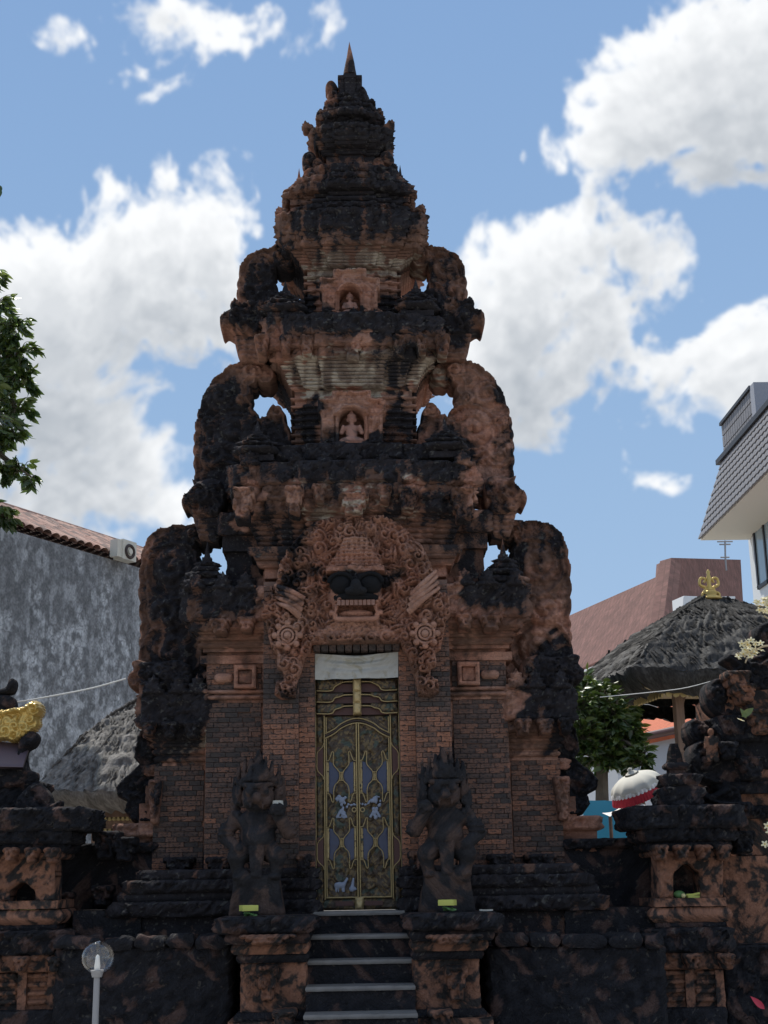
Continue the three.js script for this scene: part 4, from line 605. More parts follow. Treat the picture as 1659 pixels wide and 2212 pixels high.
// ---------------------------------------------------------------- golden doors
{
  const z = -.26, k = MPX(1700, z), D = (u, y, dz = 0) => V(u * k, YA(y, z), z + dz), bx = (u0, u1, y0, y1, d0, d1) => box(u0 * k, u1 * k, YA(y1, z), YA(y0, z), z + d0, z + d1);
  const fr = part('door_frame', gate, 'gilded carved door frame with stepped transom');
  mesh('backing_board', bx(-97, 97, 1396, 1966, -.12, -.06), M.doorDark, fr);
  const carvedBoard = (u0, u1, y0, y1, t, amp = .02, seed = 0) => plate(ccw([[u0 * k, YA(y0, z)], [u1 * k, YA(y0, z)], [u1 * k, YA(y1, z)], [u0 * k, YA(y1, z)]]), z - .06, .06 + t, { round: .006, cell: .0105, carved: amp, cx: seed, cy: seed * .7 });
  for (const s of [-1, 1]) {
    mesh('stile', carvedBoard(s < 0 ? -90 : 74, s < 0 ? -74 : 90, 1545, 1962, .03, .022, 3 * s), M.doorCarve, fr);
    for (const [a, b] of [[1606, 1684], [1800, 1878]]) {
      mesh('red_panel', bx(s < 0 ? -88 : 75, s < 0 ? -75 : 88, a + 8, b - 8, .045, .052), M.doorRed, fr);
      mesh('gold_line', tube([D(s * 74, a, .06), D(s * 75, a + 6, .06), D(s * 87, a + 20, .06), D(s * 88, (a + b) / 2, .06), D(s * 87, b - 20, .06), D(s * 75, b - 6, .06), D(s * 74, b, .06)], .0045, 5), M.gold, fr);
    }
    mesh('gold_line', tube([D(s * 72, 1546, .05), D(s * 72, 1750, .05), D(s * 72, 1942, .05)], .007, 5), M.gold, fr);
    mesh('gold_line', tube([D(s * 91, 1470, .045), D(s * 91, 1750, .045), D(s * 91, 1960, .045)], .006, 5), M.gold, fr);
  }
  for (const [y0, y1] of [[1470, 1496], [1498, 1520], [1522, 1545]]) {   // three stepped beams under the cloth
    const bm = part('transom_beam', gate);
    mesh('red_groove', bx(-86, 86, y0 + 8, y1, -.01, .03), M.doorRed, bm);
    for (const s of [-1, 1]) {
      mesh('carved_end', plate(ccw([[s * 88, y0], [s * 88, y1 - 3], [s * 52, y1 - 3], [s * 50, y1 - 10], [s * 38, y0 + 10], [s * 30, y0 + 6], [s * 30, y0]].map(([u, y]) => [u * k, YA(y, z)])), z - .04, .12, { round: .006, cell: .009, carved: .02, cx: y0 }), M.doorCarve, bm);
      mesh('gold_line', tube([D(s * 88, y1 - 2, .085), D(s * 54, y1 - 3, .085), D(s * 49, y1 - 10, .085), D(s * 37, y0 + 9, .085), D(s * 30, y0 + 6, .085), D(s * 8, y0 + 5, .085)], .006, 5), M.gold, bm);
    }
    mesh('gold_boss', carvedBoard(-9, 9, y0 - 2, y1 + 1, .11, .025, y0), M.gold, bm);
  }
  const arch = [-70, -56, -47, -38, -30, -18, -8, 0], ay = (u) => 1590 - 30 * Math.cos(clamp(Math.abs(u) / 70) * Math.PI / 2) ** 1.3 - (Math.abs(u) < 40 ? 2 : 0);
  for (const s of [-1, 1]) {
    const lf = part('door_leaf', gate, (s < 0 ? 'left' : 'right') + ' golden door leaf with hourglass lattice'), c = s * 36;
    mesh('carved_panel', carvedBoard(s < 0 ? -71 : 1.2, s < 0 ? -1.2 : 71, 1546, 1942, .012, .03, 5 + s), M.doorCarve, lf);
    mesh('gold_edge', tube([D(s * 2.5, 1562, .05), D(s * 2.5, 1750, .05), D(s * 2.5, 1940, .05)], .007, 5), M.gold, lf);
    mesh('gold_edge', tube([D(s * 68, 1550, .045), D(s * 68, 1750, .045), D(s * 68, 1940, .045)], .006, 5), M.gold, lf);
    mesh('bottom_rail', tube([D(s * 3, 1938, .05), D(s * 36, 1938, .05), D(s * 69, 1938, .05)], .007, 5), M.gold, lf);
    for (const dd of [0, 5]) mesh(dd ? 'gold_arch' : 'dark_arch', tube(arch.map(u => D(s * -u, ay(u) + dd, .05)), dd ? .006 : .011, 5), dd ? M.gold : M.doorDark, lf);
    mesh('gold_arch', tube(arch.map(u => D(s * -u, ay(u) - 5, .05)), .006, 5), M.gold, lf);
    for (const yb of [1623, 1766]) {
      for (const q of [-1, 1]) {
        const f = (u, y) => D(c + q * u, yb + y, .055);
        mesh('blue_panel', plate(ccw([[17, 26], [26, 22], [26, 88], [17, 94], [8, 62], [5, 58], [5, 46], [8, 42]].map(([u, y]) => [(c + q * u) * k, YA(yb + y, z)])), z - .04, .055 + .028, { round: .003, cell: .012 }), M.doorBlue, lf);
        mesh('gold_strand', tube([f(33, 21), f(27, 20), f(24, 14), f(19, 1), f(17, 1), f(16.6, 28), f(13, 34), f(4.4, 45), f(4.2, 62), f(14, 74), f(16.4, 84), f(17, 110), f(19, 110), f(24, 96), f(27, 91), f(33, 91)], .0048, 5), M.gold, lf);
        mesh('gold_strip', carvedBoard(c + q * 29 - 3, c + q * 29 + 3, yb + 22, yb + 90, .03, .02, yb + q), M.gold, lf);
      }
      mesh('gold_bar', tube([D(c - 4.2, yb + 46, .055), D(c, yb + 46, .06), D(c + 4.2, yb + 46, .055)], .0055, 5), M.gold, lf); mesh('gold_bar', tube([D(c - 4.2, yb + 63, .055), D(c, yb + 63, .06), D(c + 4.2, yb + 63, .055)], .0055, 5), M.gold, lf);
      mesh('gold_bar', tube([D(c, yb + 46, .05), D(c, yb + 54, .05), D(c, yb + 63, .05)], .008, 5), M.gold, lf);
    }
    // pale painted deity relief at mid height
    const dr = rng(40 + s), bl = []; for (let i = 0; i < 26; i++) { const v = dr(), w = (dr() - .5) * (v < .45 ? .1 : .05); bl.push([w, .1 - v * .2, (.5 + dr()) * .013]); } for (let i = 0; i < 4; i++) bl.push([-s * (.06 + i * .025), .035 + (dr() - .5) * .02, .012]);
    const fig = surface((x, y, w) => { let d = ell(x, y, w, [0, .07, 0], [.026, .03, .018]); for (const [bx_, by, br_] of bl) d = Math.min(d, Math.hypot(x - bx_, y - by, w) - br_); const q = Math.abs(x); d = Math.min(d, cap(q, y, w, [.008, -.02, 0], [.04, -.075, 0], .012, .012)); return d; }, [-.17, -.13, -.03], [.17, .13, .035], .006);
    mesh('painted_deity', mover(fig, c * k, YA(1746, z), z + .04), M.whitePaint, lf);
    mesh('ring_handle', mover(new THREE.TorusGeometry(.018, .005, 6, 14), s * 9 * k, YA(1750, z), z + .062), M.gold, lf);
  }
  { // pale painted animals at the foot of the left leaf
    const g = surface((x, y, w) => { let d = ell(x, y, w, [-.03, 0, 0], [.05, .026, .02]); d = smin(d, cap(x, y, w, [.01, .01, 0], [.035, .05, 0], .014, .012), .01); for (const q of [-.065, -.045, -.01, .005]) d = smin(d, cap(x, y, w, [q, -.01, 0], [q + .004, -.055, 0], .01, .007), .008); d = smin(d, cap(x, y, w, [.075, -.04, 0], [.09, .05, 0], .02, .01), .01); d = smin(d, ell(x, y, w, [.085, -.035, 0], [.035, .018, .016]), .01); return d; }, [-.1, -.08, -.03], [.14, .09, .03], .007);
    mesh('painted_animals', mover(g, -34 * k, YA(1911, z), z + .035), M.whitePaint, gate.children.find(o => o.name === 'door_leaf'));
  }
  const th = part('threshold', gate); mesh('gilded_kick_board', carvedBoard(-88, 88, 1942, 1964, .03, .022, 9), M.doorCarve, th); mesh('gold_boss', carvedBoard(-9, 9, 1938, 1964, .06, .025, 4), M.gold, th);
  for (const s of [-1, 1]) mesh('red_groove', bx(s < 0 ? -50 : 12, s < 0 ? -12 : 50, 1946, 1956, .03, .055), M.doorRed, th);
}
{ // cloth hung across the top of the opening
  const z = -.07, n = 46, m = 16, pos = [], idx = [];
  for (let j = 0; j <= m; j++) for (let i = 0; i <= n; i++) {
    const u = i / n, v = j / m, sag = Math.sin(Math.PI * u), x = lerp(680.5, 860, u), y = lerp(1412 - 4 * u + 6 * sag, 1468 - 5 * u, v), p = P(x, y, z);
    pos.push(p.x, p.y, z + .02 * Math.sin(u * 17 + v * 2.4 + 2 * sag) * (.35 + v) * .7 + .03 * Math.sin((v * 1.2 + .9 * (u - .5) * (u - .5)) * 16) * (1 - v) * sag + .012 * (fbm(u * 8, v * 5, 3, 3) - .5) - .01 * v);
  }
  for (let j = 0; j < m; j++) for (let i = 0; i < n; i++) { const a = j * (n + 1) + i; idx.push(a, a + n + 1, a + 1, a + 1, a + n + 1, a + n + 2); }
  const front = geom(pos, idx), bp = pos.slice(); for (let i = 2; i < bp.length; i += 3) bp[i] -= .003; const rear = geom(bp, idx.slice().reverse());
  tag(mesh('hanging_cloth', [uvWorld(front), uvWorld(rear)], M.cloth), 'off white cloth hung across the top of the golden doors', 'cloth');
}
// ---------------------------------------------------------------- stairs up to the door
const SILL = P(axisAt(1968), 1968, .12).y, NSTEP = 7, RISE = SILL / NSTEP;
{
  const st = thing('staircase', 'steep black stone staircase with skylight painted pale on its treads below the doors', 'stairs'), hw = 104 * MPX(1968, .12);
  for (let i = 0; i < NSTEP; i++) {
    const y = SILL - i * RISE, zf = .12 + i * .27, s = part('step', st), w = hw + .006 * i;
    mesh('riser', uvWorld(course(planBox(-w, w, zf, i ? zf - .29 : -.24), y - RISE - (i === NSTEP - 1 ? -.001 : .012), y - .035, { cell: .04, vcell: .04, rough: .006 })), M.dark, s);
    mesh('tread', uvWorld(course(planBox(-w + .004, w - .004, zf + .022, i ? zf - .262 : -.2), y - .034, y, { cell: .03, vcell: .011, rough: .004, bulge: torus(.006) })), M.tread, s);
  }
}
// ---------------------------------------------------------------- pedestals beside the stairs
for (const s of [-1, 1]) {
  const g = thing('stair_pedestal', s < 0 ? 'weathered brick pedestal to the left of the stairs' : 'weathered brick pedestal to the right of the stairs', 'pedestal', 'pedestals flanking the stairs');
  const zf = .95, X = (d, y, z) => s * d * MPX(y, z);
  for (const [n, y0, y1, a, b, z, o, m] of [['top_slab', 1976, 2012, 112, 300, 1.0, LEDGE, M.dark], ['moulding', 2010, 2034, 114, 286, .95, MOULD, M.dark], ['moulding', 2032, 2056, 116, 272, .9, MOULD, M.redwall], ['moulding', 2054, 2074, 116, 262, .86, MOULD, M.dark], ['body', 2072, 2186, 118, 258, .82, { ...body, carved: .02, cell: .02, vcell: .02 }, M.redwall], ['moulding', 2184, 2206, 116, 268, .88, MOULD, M.dark], ['base', 2204, 2330, 114, 290, .95, { rough: .012 }, M.redwall]]) {
    const xa = X(a, y1, z), xb = X(b, y1, z), yb = n === 'base' ? 0 : YA(y1, z) - .007; mesh(n, uvWorld(course(planBox(Math.min(xa, xb), Math.max(xa, xb), z, .1), yb, YA(y0, z), { cell: .03, ...o })), m, g);
  }
  for (const [x0, x1, y0, y1, dir, z] of [[480, 548, 2046, 2090, -1, .9], [520, 640, 2018, 2040, 0, .98], [590, 640, 2180, 2230, 0, .96], [500, 540, 2190, 2240, -1, .97], [556, 600, 2084, 2160, 0, .84]]) karang(g, s < 0 ? x0 : mir(x1, y0), s < 0 ? x1 : mir(x0, y0), y0, y1, z, { dir: s < 0 ? dir : -dir, mat: M.redwall });
}
// ---------------------------------------------------------------- guardian statues
function guardian(label, x, yBase, yTop, z, cup, seed) {
  const p = P(x, yBase, z), H = P(x, yTop, z).y - p.y, base = SILL - .02; const s2 = cup;
  const f = (X, Y, Z) => {
    X /= H * .88; Y /= H; Z /= H; const a = Math.abs(X);
    let d = rbox(X, Y, Z, [0, .11, -.02], [.2 - Y * .2, .13, .15], .03); d -= .03 * (fbm(X * 9 + seed, Y * 9, Z * 9, 3) - .5) * sstep(.3, .1, Y);
    d = smin(d, ell(X, Y, Z, [-s2 * .1, .22, .1], [.07, .06, .06]), .015);                          // crouched creature at the feet
    d = smin(d, cap(a, Y, Z, [.06, .4, .0], [.15, .35, .1], .075, .062), .012); d = smin(d, cap(a, Y, Z, [.15, .35, .1], [.13, .23, .07], .055, .042), .012); d = Math.min(d, ell(a, Y, Z, [.13, .225, .1], [.045, .025, .07]));
    d = smin(d, ell(X, Y, Z, [0, .46, .03], [.13, .1, .12]), .02); d = smin(d, ell(X, Y, Z, [0, .565, .0], [.16, .085, .1]), .03);
    d = Math.min(d, cap(X, Y, Z, [-.12, .415, .06], [.12, .415, .06], .035, .035)); d = Math.min(d, rbox(X, Y, Z, [0, .32, .12], [.05 - (Y - .32) * -.1, .1, .022], .012)); // belt and sash
    d = smin(d, cap(X, Y, Z, [s2 * .16, .59, 0], [s2 * .22, .5, .07], .052, .046), .01); d = smin(d, cap(X, Y, Z, [s2 * .22, .5, .07], [s2 * .15, .61, .13], .046, .04), .01);
    d = smin(d, ell(X, Y, Z, [s2 * .15, .635, .13], [.05, .04, .045]), .01); for (let i = 0; i < 4; i++) d = Math.min(d, cap(X, Y, Z, [s2 * (.12 + .021 * i), .615, .172], [s2 * (.12 + .021 * i), .655, .178], .0125, .012)); d = Math.min(d, cap(X, Y, Z, [s2 * .1, .62, .15], [s2 * .12, .66, .17], .013, .012));
    d = smin(d, cap(X, Y, Z, [-s2 * .16, .59, 0], [-s2 * .245, .48, .03], .052, .046), .01); d = smin(d, cap(X, Y, Z, [-s2 * .245, .48, .03], [-s2 * .15, .41, .12], .046, .038), .01); d = smin(d, ell(X, Y, Z, [-s2 * .14, .4, .135], [.045, .035, .035]), .01);
    for (const q of [.2, .235]) d = Math.min(d, cap(a, Y, Z, [q, .53, .03], [q + .01, .5, .06], .05, .05) + .012 * Math.abs(Math.sin(Y * 90)));           // arm rings
    d = smin(d, ell(X, Y, Z, [0, .725, .02], [.118, .105, .115]), .015); d = smin(d, ell(a, Y, Z, [.06, .69, .095], [.045, .04, .04]), .01);      // head and cheeks
    d = Math.min(d, ell(X, Y, Z, [0, .715, .15], [.036, .036, .032])); d = Math.min(d, Math.hypot(a - .052, Y - .757, Z - .115) - .034); d = Math.min(d, cap(a, Y, Z, [.012, .79, .13], [.1, .8, .08], .02, .016));
    d = Math.max(d, -ell(X, Y, Z, [0, .665, .15], [.065, .02, .045])); for (const q of [-.045, .045]) d = Math.min(d, cap(X, Y, Z, [q, .672, .135], [q, .645, .145], .012, .004));
    d = Math.min(d, ell(a, Y, Z, [.135, .725, -.01], [.032, .065, .035]));                              // ears
    d = Math.min(d, cap(X, Y, Z, [-.11, .825, .0], [.11, .825, .0], .035, .035)); d = Math.min(d, cap(X, Y, Z, [0, .85, -.01], [0, .94, -.02], .1, .05));
    for (const [sx, y0, y1, w, zz] of [[0, .84, 1.01, .045, .07], [.05, .84, .975, .036, .05], [.095, .82, .95, .034, .02], [.14, .74, .93, .038, -.02], [.17, .66, .85, .034, -.03], [.0, .9, 1.02, .05, -.03]]) d = Math.min(d, cap(a, Y, Z, [sx, y0, zz], [sx * 1.06, y1, zz - .04], w, .008));
    if (Y > .82 || a > .125 && Y > .6) d -= .02 * carve(X * 1.6 + seed, Y * 1.6 + Z * .6) - .004;
    return (d + .007 * (fbm(X * 24 + seed, Y * 24, Z * 24, 3) - .5)) * H;
  };
  const g = surface(f, [-.32 * H, -.03 * H, -.2 * H], [.32 * H, 1.05 * H, .26 * H], H / 125); g.translate(p.x, p.y, z);
  return tag(mesh('guardian_statue', uvWorld(g), M.statue), label, 'statue', 'guardian statues beside the doors');
}
guardian('crouching guardian statue left of the doors, holding up a white cup', 556, 1974, 1630, .42, 1, 3);
guardian('crouching guardian statue with a tall crown to the right of the doors', 966, 1968, 1622, .42, -1, 8);
{ const p = P(600, 1736, .62); tag(mesh('white_cup', roughen(mover(new THREE.CylinderGeometry(.042, .048, .05, 12, 2), p.x, p.y, .6), .003), M.cloth), 'small white cup on the fist of the left guardian statue', 'cup'); }
// ---------------------------------------------------------------- offerings
M.leafYellow = std({ color: new THREE.Color(.50, .52, .12), roughness: .7 }); M.leafGreen = std({ color: new THREE.Color(.10, .22, .07), roughness: .6 }); M.petal = std({ color: new THREE.Color(.70, .62, .30), roughness: .8 });
function offering(label, x, y, z, turn, fold) {
  const p = P(x, y, z), g = thing('offering_basket', label, 'offering', 'offerings on the stair pedestals', V(p.x, p.y, z)); g.rotation.y = turn;
  const w = .062; for (const [a, b, c, d] of [[-w, w, w - .006, w], [-w, w, -w, -w + .006], [-w, -w + .006, -w, w], [w - .006, w, -w, w]]) mesh('palm_leaf_side', mover(roughen(new THREE.BoxGeometry(b - a, .042, Math.abs(d - c) + .003, 6, 3, 2), .003, 30), (a + b) / 2, .075, (c + d) / 2), M.leafYellow, g);
  mesh('basket_floor', mover(new THREE.BoxGeometry(.11, .006, .11), 0, .056, 0), M.leafYellow, g);
  for (let i = 0; i < 5; i++) { const a = i * 1.3; mesh('leaf', mover(new THREE.SphereGeometry(.026, 8, 5).scale(1.3, .35, .7), Math.cos(a) * .03 + .01, .02 + .008 * (i % 3), Math.sin(a) * .03, a, .5), M.leafGreen, g); }
  if (fold) for (let i = 0; i < 6; i++) mesh('petal', mover(new THREE.SphereGeometry(.014, 7, 5).scale(1.2, .7, 1), Math.cos(i * 1.05) * .028, .088, Math.sin(i * 1.05) * .028), M.petal, g);
  return g;
}
offering('yellow palm leaf offering basket on the left stair pedestal', 537, 1983, .8, .3, true);
offering('yellow palm leaf offering tray on the right stair pedestal', 967, 1971, .8, -.25, false);
{ const p = P(1050, 1966, .9); tag(mesh('paper_strip', mover(roughen(new THREE.BoxGeometry(.1, .012, .035, 8, 1, 3), .003, 20), p.x, p.y, .9, .1), M.cloth), 'white paper strip lying on the right stair pedestal', 'paper'); }
// ---------------------------------------------------------------- boundary walls and shrine pillars at both sides
const QX = (x, y, z) => P(x, y, z);
function stack(parent, rows, zb) {                                 // [name, y0, y1, x0, x1, z, options, material] in print units
  for (const [n, y0, y1, x0, x1, z, o, m] of rows) { const a = P(x0, y1, z), b = P(x1, y0, z), c = P(x0, y0, z), yb = Math.max(0, (a.y + P(x1, y1, z).y) / 2 - .007), yt = (c.y + b.y) / 2; mesh(n, uvWorld(course(planBox((a.x + c.x) / 2, (P(x1, y1, z).x + b.x) / 2, z, zb ?? z - .5), yb, yt, { cell: .032, ...o })), m || M.dark, parent); }
}
function stones(parent, x0, x1, y, z, mat, seed, w = 84) {          // rounded cap stones lying along a wall top
  const r = rng(seed); let x = x0; while (x < x1 - 8) { const ww = w * lerp(.7, 1.3, r()), e = Math.min(x + ww, x1), a = P(x, y, z), b = P(e, y, z); const g = new THREE.BoxGeometry(b.x - a.x - .012, .1, .3, 12, 5, 8), p = g.attributes.position, hx = (b.x - a.x - .012) / 2; for (let i = 0; i < p.count; i++) { const X = p.getX(i) / hx, Y = p.getY(i) / .06, Z = p.getZ(i) / .15; const k = 1 - .16 * (X * X * Y * Y + Z * Z * Y * Y); p.setY(i, p.getY(i) * (1 - .3 * Math.max(0, Y) * (X ** 8 + Z ** 8) * .5)); p.setX(i, p.getX(i) * k); p.setZ(i, p.getZ(i) * k); } g.translate((a.x + b.x) / 2, a.y - .02 + .03 * (r() - .5), z - .14); mesh('cap_stone', uvWorld(roughen(g, .03, 9, seed)), mat, parent); x = e; }
}
{
  const w = thing('boundary_wall', 'low black mossy wall left of the gate behind the globe lamp', 'wall', 'walls beside the gate');
  stack(w, [['wall', 1838, 2400, 60, 330, -.5, { ...LEDGE, carved: .02, cell: .045, vcell: .045 }], ['coping', 1822, 1842, 60, 330, -.44, LEDGE], ['ledge', 1966, 2400, 150, 300, .1, { rough: .02 }], ['wall_face', 2046, 2400, 118, 492, .55, { rough: .03, carved: .05, cell: .03, vcell: .03 }]], -.9);
  stones(w, 112, 492, 2032, .62, M.dark, 4);
  for (const [x, y, s] of [[232, 1826, 30], [222, 1935, 22], [270, 1835, 26], [140, 1946, 18]]) karang(w, x - s, x + s, y - s, y + s, -.34, { mat: M.dark, name: 'carved_stone' });
}
{
  const w = thing('boundary_wall', 'black mossy wall right of the gate, next to the niche pillar', 'wall', 'walls beside the gate');
  stack(w, [['wall', 1826, 2400, 1225, 1640, -.5, { ...LEDGE, carved: .02, cell: .045, vcell: .045 }], ['coping', 1810, 1830, 1225, 1440, -.44, LEDGE], ['ledge', 1960, 2400, 1230, 1440, .1, { rough: .02 }], ['wall_face', 2044, 2400, 1064, 1440, .55, { rough: .03, carved: .05, cell: .03, vcell: .03 }]], -.9);
  stones(w, 1066, 1436, 2030, .62, M.dark, 9, 90);
}
// a brick pillar with an arched niche and a stepped cap
function archPlate(x0, x1, y0, y1, ox0, ox1, oy0, oy1, z, t) {
  const f = (x, y) => PX(x, y, z), I = [], m = (ox0 + ox1) / 2, r = (ox1 - ox0) / 2; for (let i = 0; i <= 14; i++) { const a = Math.PI * i / 14, q = Math.abs(Math.cos(a)) > .8 ? 1 : .78; I.push(f(m + r * Math.cos(a) * q, oy0 + r * (1 - Math.sin(a)))); } I.push(f(ox0, oy1), f(ox1, oy1));
  return plate(ccw([f(x0, y0), f(x1, y0), f(x1, y1), f(x0, y1)]), z - t, t, { round: .012, cell: .013, holes: [I], carved: .035, rough: .01 });
}
function pillar(label, x0, x1, dy, capL, capR, op, z) {
  const g = thing('niche_pillar', label, 'pillar', 'niche pillars flanking the gate'), m = (x0 + x1) / 2, h = (x1 - x0) / 2, S = (n, y0, y1, k, o, mat, dz = 0) => [n, y0 + dy, y1 + dy, m - h * k, m + h * k, z + dz, o, mat];
  stack(g, [['cap_ledge', 1742 + dy, 1792 + dy, capL, capR, z + .12, LEDGE, M.dark], S('cap', 1790, 1820, 1.32, LEDGE, M.dark, .08), S('cap', 1818, 1840, 1.14, CARV, M.dark, .04), S('cap', 1838, 1852, 1.04, MOULD, M.redwall, .02),
    ['niche_back', 1850 + dy, 1976 + dy, x0 + 2, x1 - 2, z - .26, { rough: .01 }, M.dark],
    S('sill', 1944, 1960, 1.1, { rough: .01 }, M.redwall, .05), S('torus_moulding', 1964, 1994, 1.12, { bulge: torus(.04), rough: .01 }, M.redwall, .02), S('moulding', 1992, 2010, 1.0, MOULD, M.dark), S('ledge', 2008, 2060, 1.22, LEDGE, M.dark, .1), S('moulding', 2058, 2096, 1.1, CARV, M.redwall, .06),
    S('base_panel', 2094, 2184, .96, { rough: .012 }, M.redwall), S('base', 2182, 2400, 1.2, { ...LEDGE, carved: .03 }, M.dark, .14)], z - .6);
  mesh('niche_surround', archPlate(x0, x1, 1850 + dy, 1946 + dy, op[0], op[1], op[2], op[3], z, .26), M.redwall, g);
  for (let k = 0; k < 4; k++) for (const q of [-.5, .5]) { const y = 2106 + dy + k * 19, a = P(m + q * h - h * .34, y, z), b = P(m + q * h + h * .34, y, z); mesh('slat', uvWorld(mover(roughen(new THREE.CapsuleGeometry(.02, b.x - a.x - .04, 3, 8), .005).rotateZ(Math.PI / 2), (a.x + b.x) / 2, a.y, z + .015)), M.redwall, g); }
  for (const q of [-.92, 0, .92]) { const a = P(m + q * h, 2182 + dy, z), b = P(m + q * h, 2098 + dy, z); mesh('post', uvWorld(course(planBox(a.x - .035, a.x + .035, z + .05, z - .1), a.y, b.y, { rough: .008 })), M.redwall, g); }
  for (const q of [-.95, -.3, .35, .95]) karang(g, m + q * h - 15, m + q * h + 15, 1830 + dy, 1862 + dy, z + .06, { mat: M.redwall, name: 'carved_bracket' });
  for (const q of [-1.05, 0, 1.05]) karang(g, m + q * h - 16, m + q * h + 16, 2064 + dy, 2096 + dy, z + .12, { mat: M.redwall, name: 'carved_bracket' });
  return g;
}
pillar('brick pillar with arched niche at the left edge, beside the globe lamp', -22, 118, 2, -60, 180, [20, 76, 1906, 1970], .35);
pillar('brick pillar with arched niche and spire, right of the gate', 1420, 1562, -4, 1372, 1600, [1455, 1513, 1866, 1940], .2);
{ // spire on the right pillar
  const z = .02, g = thing('stone_finial', 'dark stepped stone finial with a spike on the right pillar', 'finial'), sq = (x0, x1, y0, y1, o) => { const a = P(x0, y1, z), b = P(x1, y0, z), w = (b.x - a.x) / 2; return uvWorld(course(planBox(a.x, b.x, z + w, z - w), a.y - .005, b.y, { cell: .02, vcell: .02, ...o })); };
  mesh('base', [sq(1432, 1502, 1700, 1750, LEDGE), sq(1436, 1497, 1672, 1702, LEDGE)], M.dark, g); mesh('neck', [sq(1444, 1474, 1660, 1676, { rough: .006 }), sq(1440, 1478, 1648, 1662, { rough: .006, bulge: torus(.02) })], M.dark, g);
  const t = P(1454, 1612, z), b = P(1459, 1650, z), h = t.y - b.y + .03; mesh('spike', mover(roughen(new THREE.CylinderGeometry(.035, .085, h, 8, 4), .006), (b.x + t.x) / 2, b.y + h / 2 - .01, z), M.dark, g);
}
// offerings in the niches
{ const f = (label, x, y, z, n) => { const p = P(x, y, z), g = thing('niche_offering', label, 'offering', 'offerings in the pillar niches', V(p.x, p.y, z)); mesh('palm_leaf', mover(roughen(new THREE.BoxGeometry(.12, .02, .05, 8, 2, 3), .006, 16), .05, .012, .02, .1), M.leafYellow, g); mesh('palm_leaf', mover(roughen(new THREE.BoxGeometry(.11, .016, .04, 8, 2, 3), .006, 16, 4), .04, .032, .02, -.15, 0, .12), M.leafYellow, g); mesh('leaf', mover(roughen(new THREE.SphereGeometry(.04, 8, 6).scale(1.2, .8, .8), .006), -.07, .03, 0), M.leafGreen, g); mesh('petal', mover(new THREE.SphereGeometry(.02, 8, 6), -.045, .02, .04), M.petal, g); };
  f('yellow palm leaves and green leaf in the right pillar niche', 1486, 1940, .14); f('yellow palm leaf offering in the left pillar niche', 48, 1967, .3); }

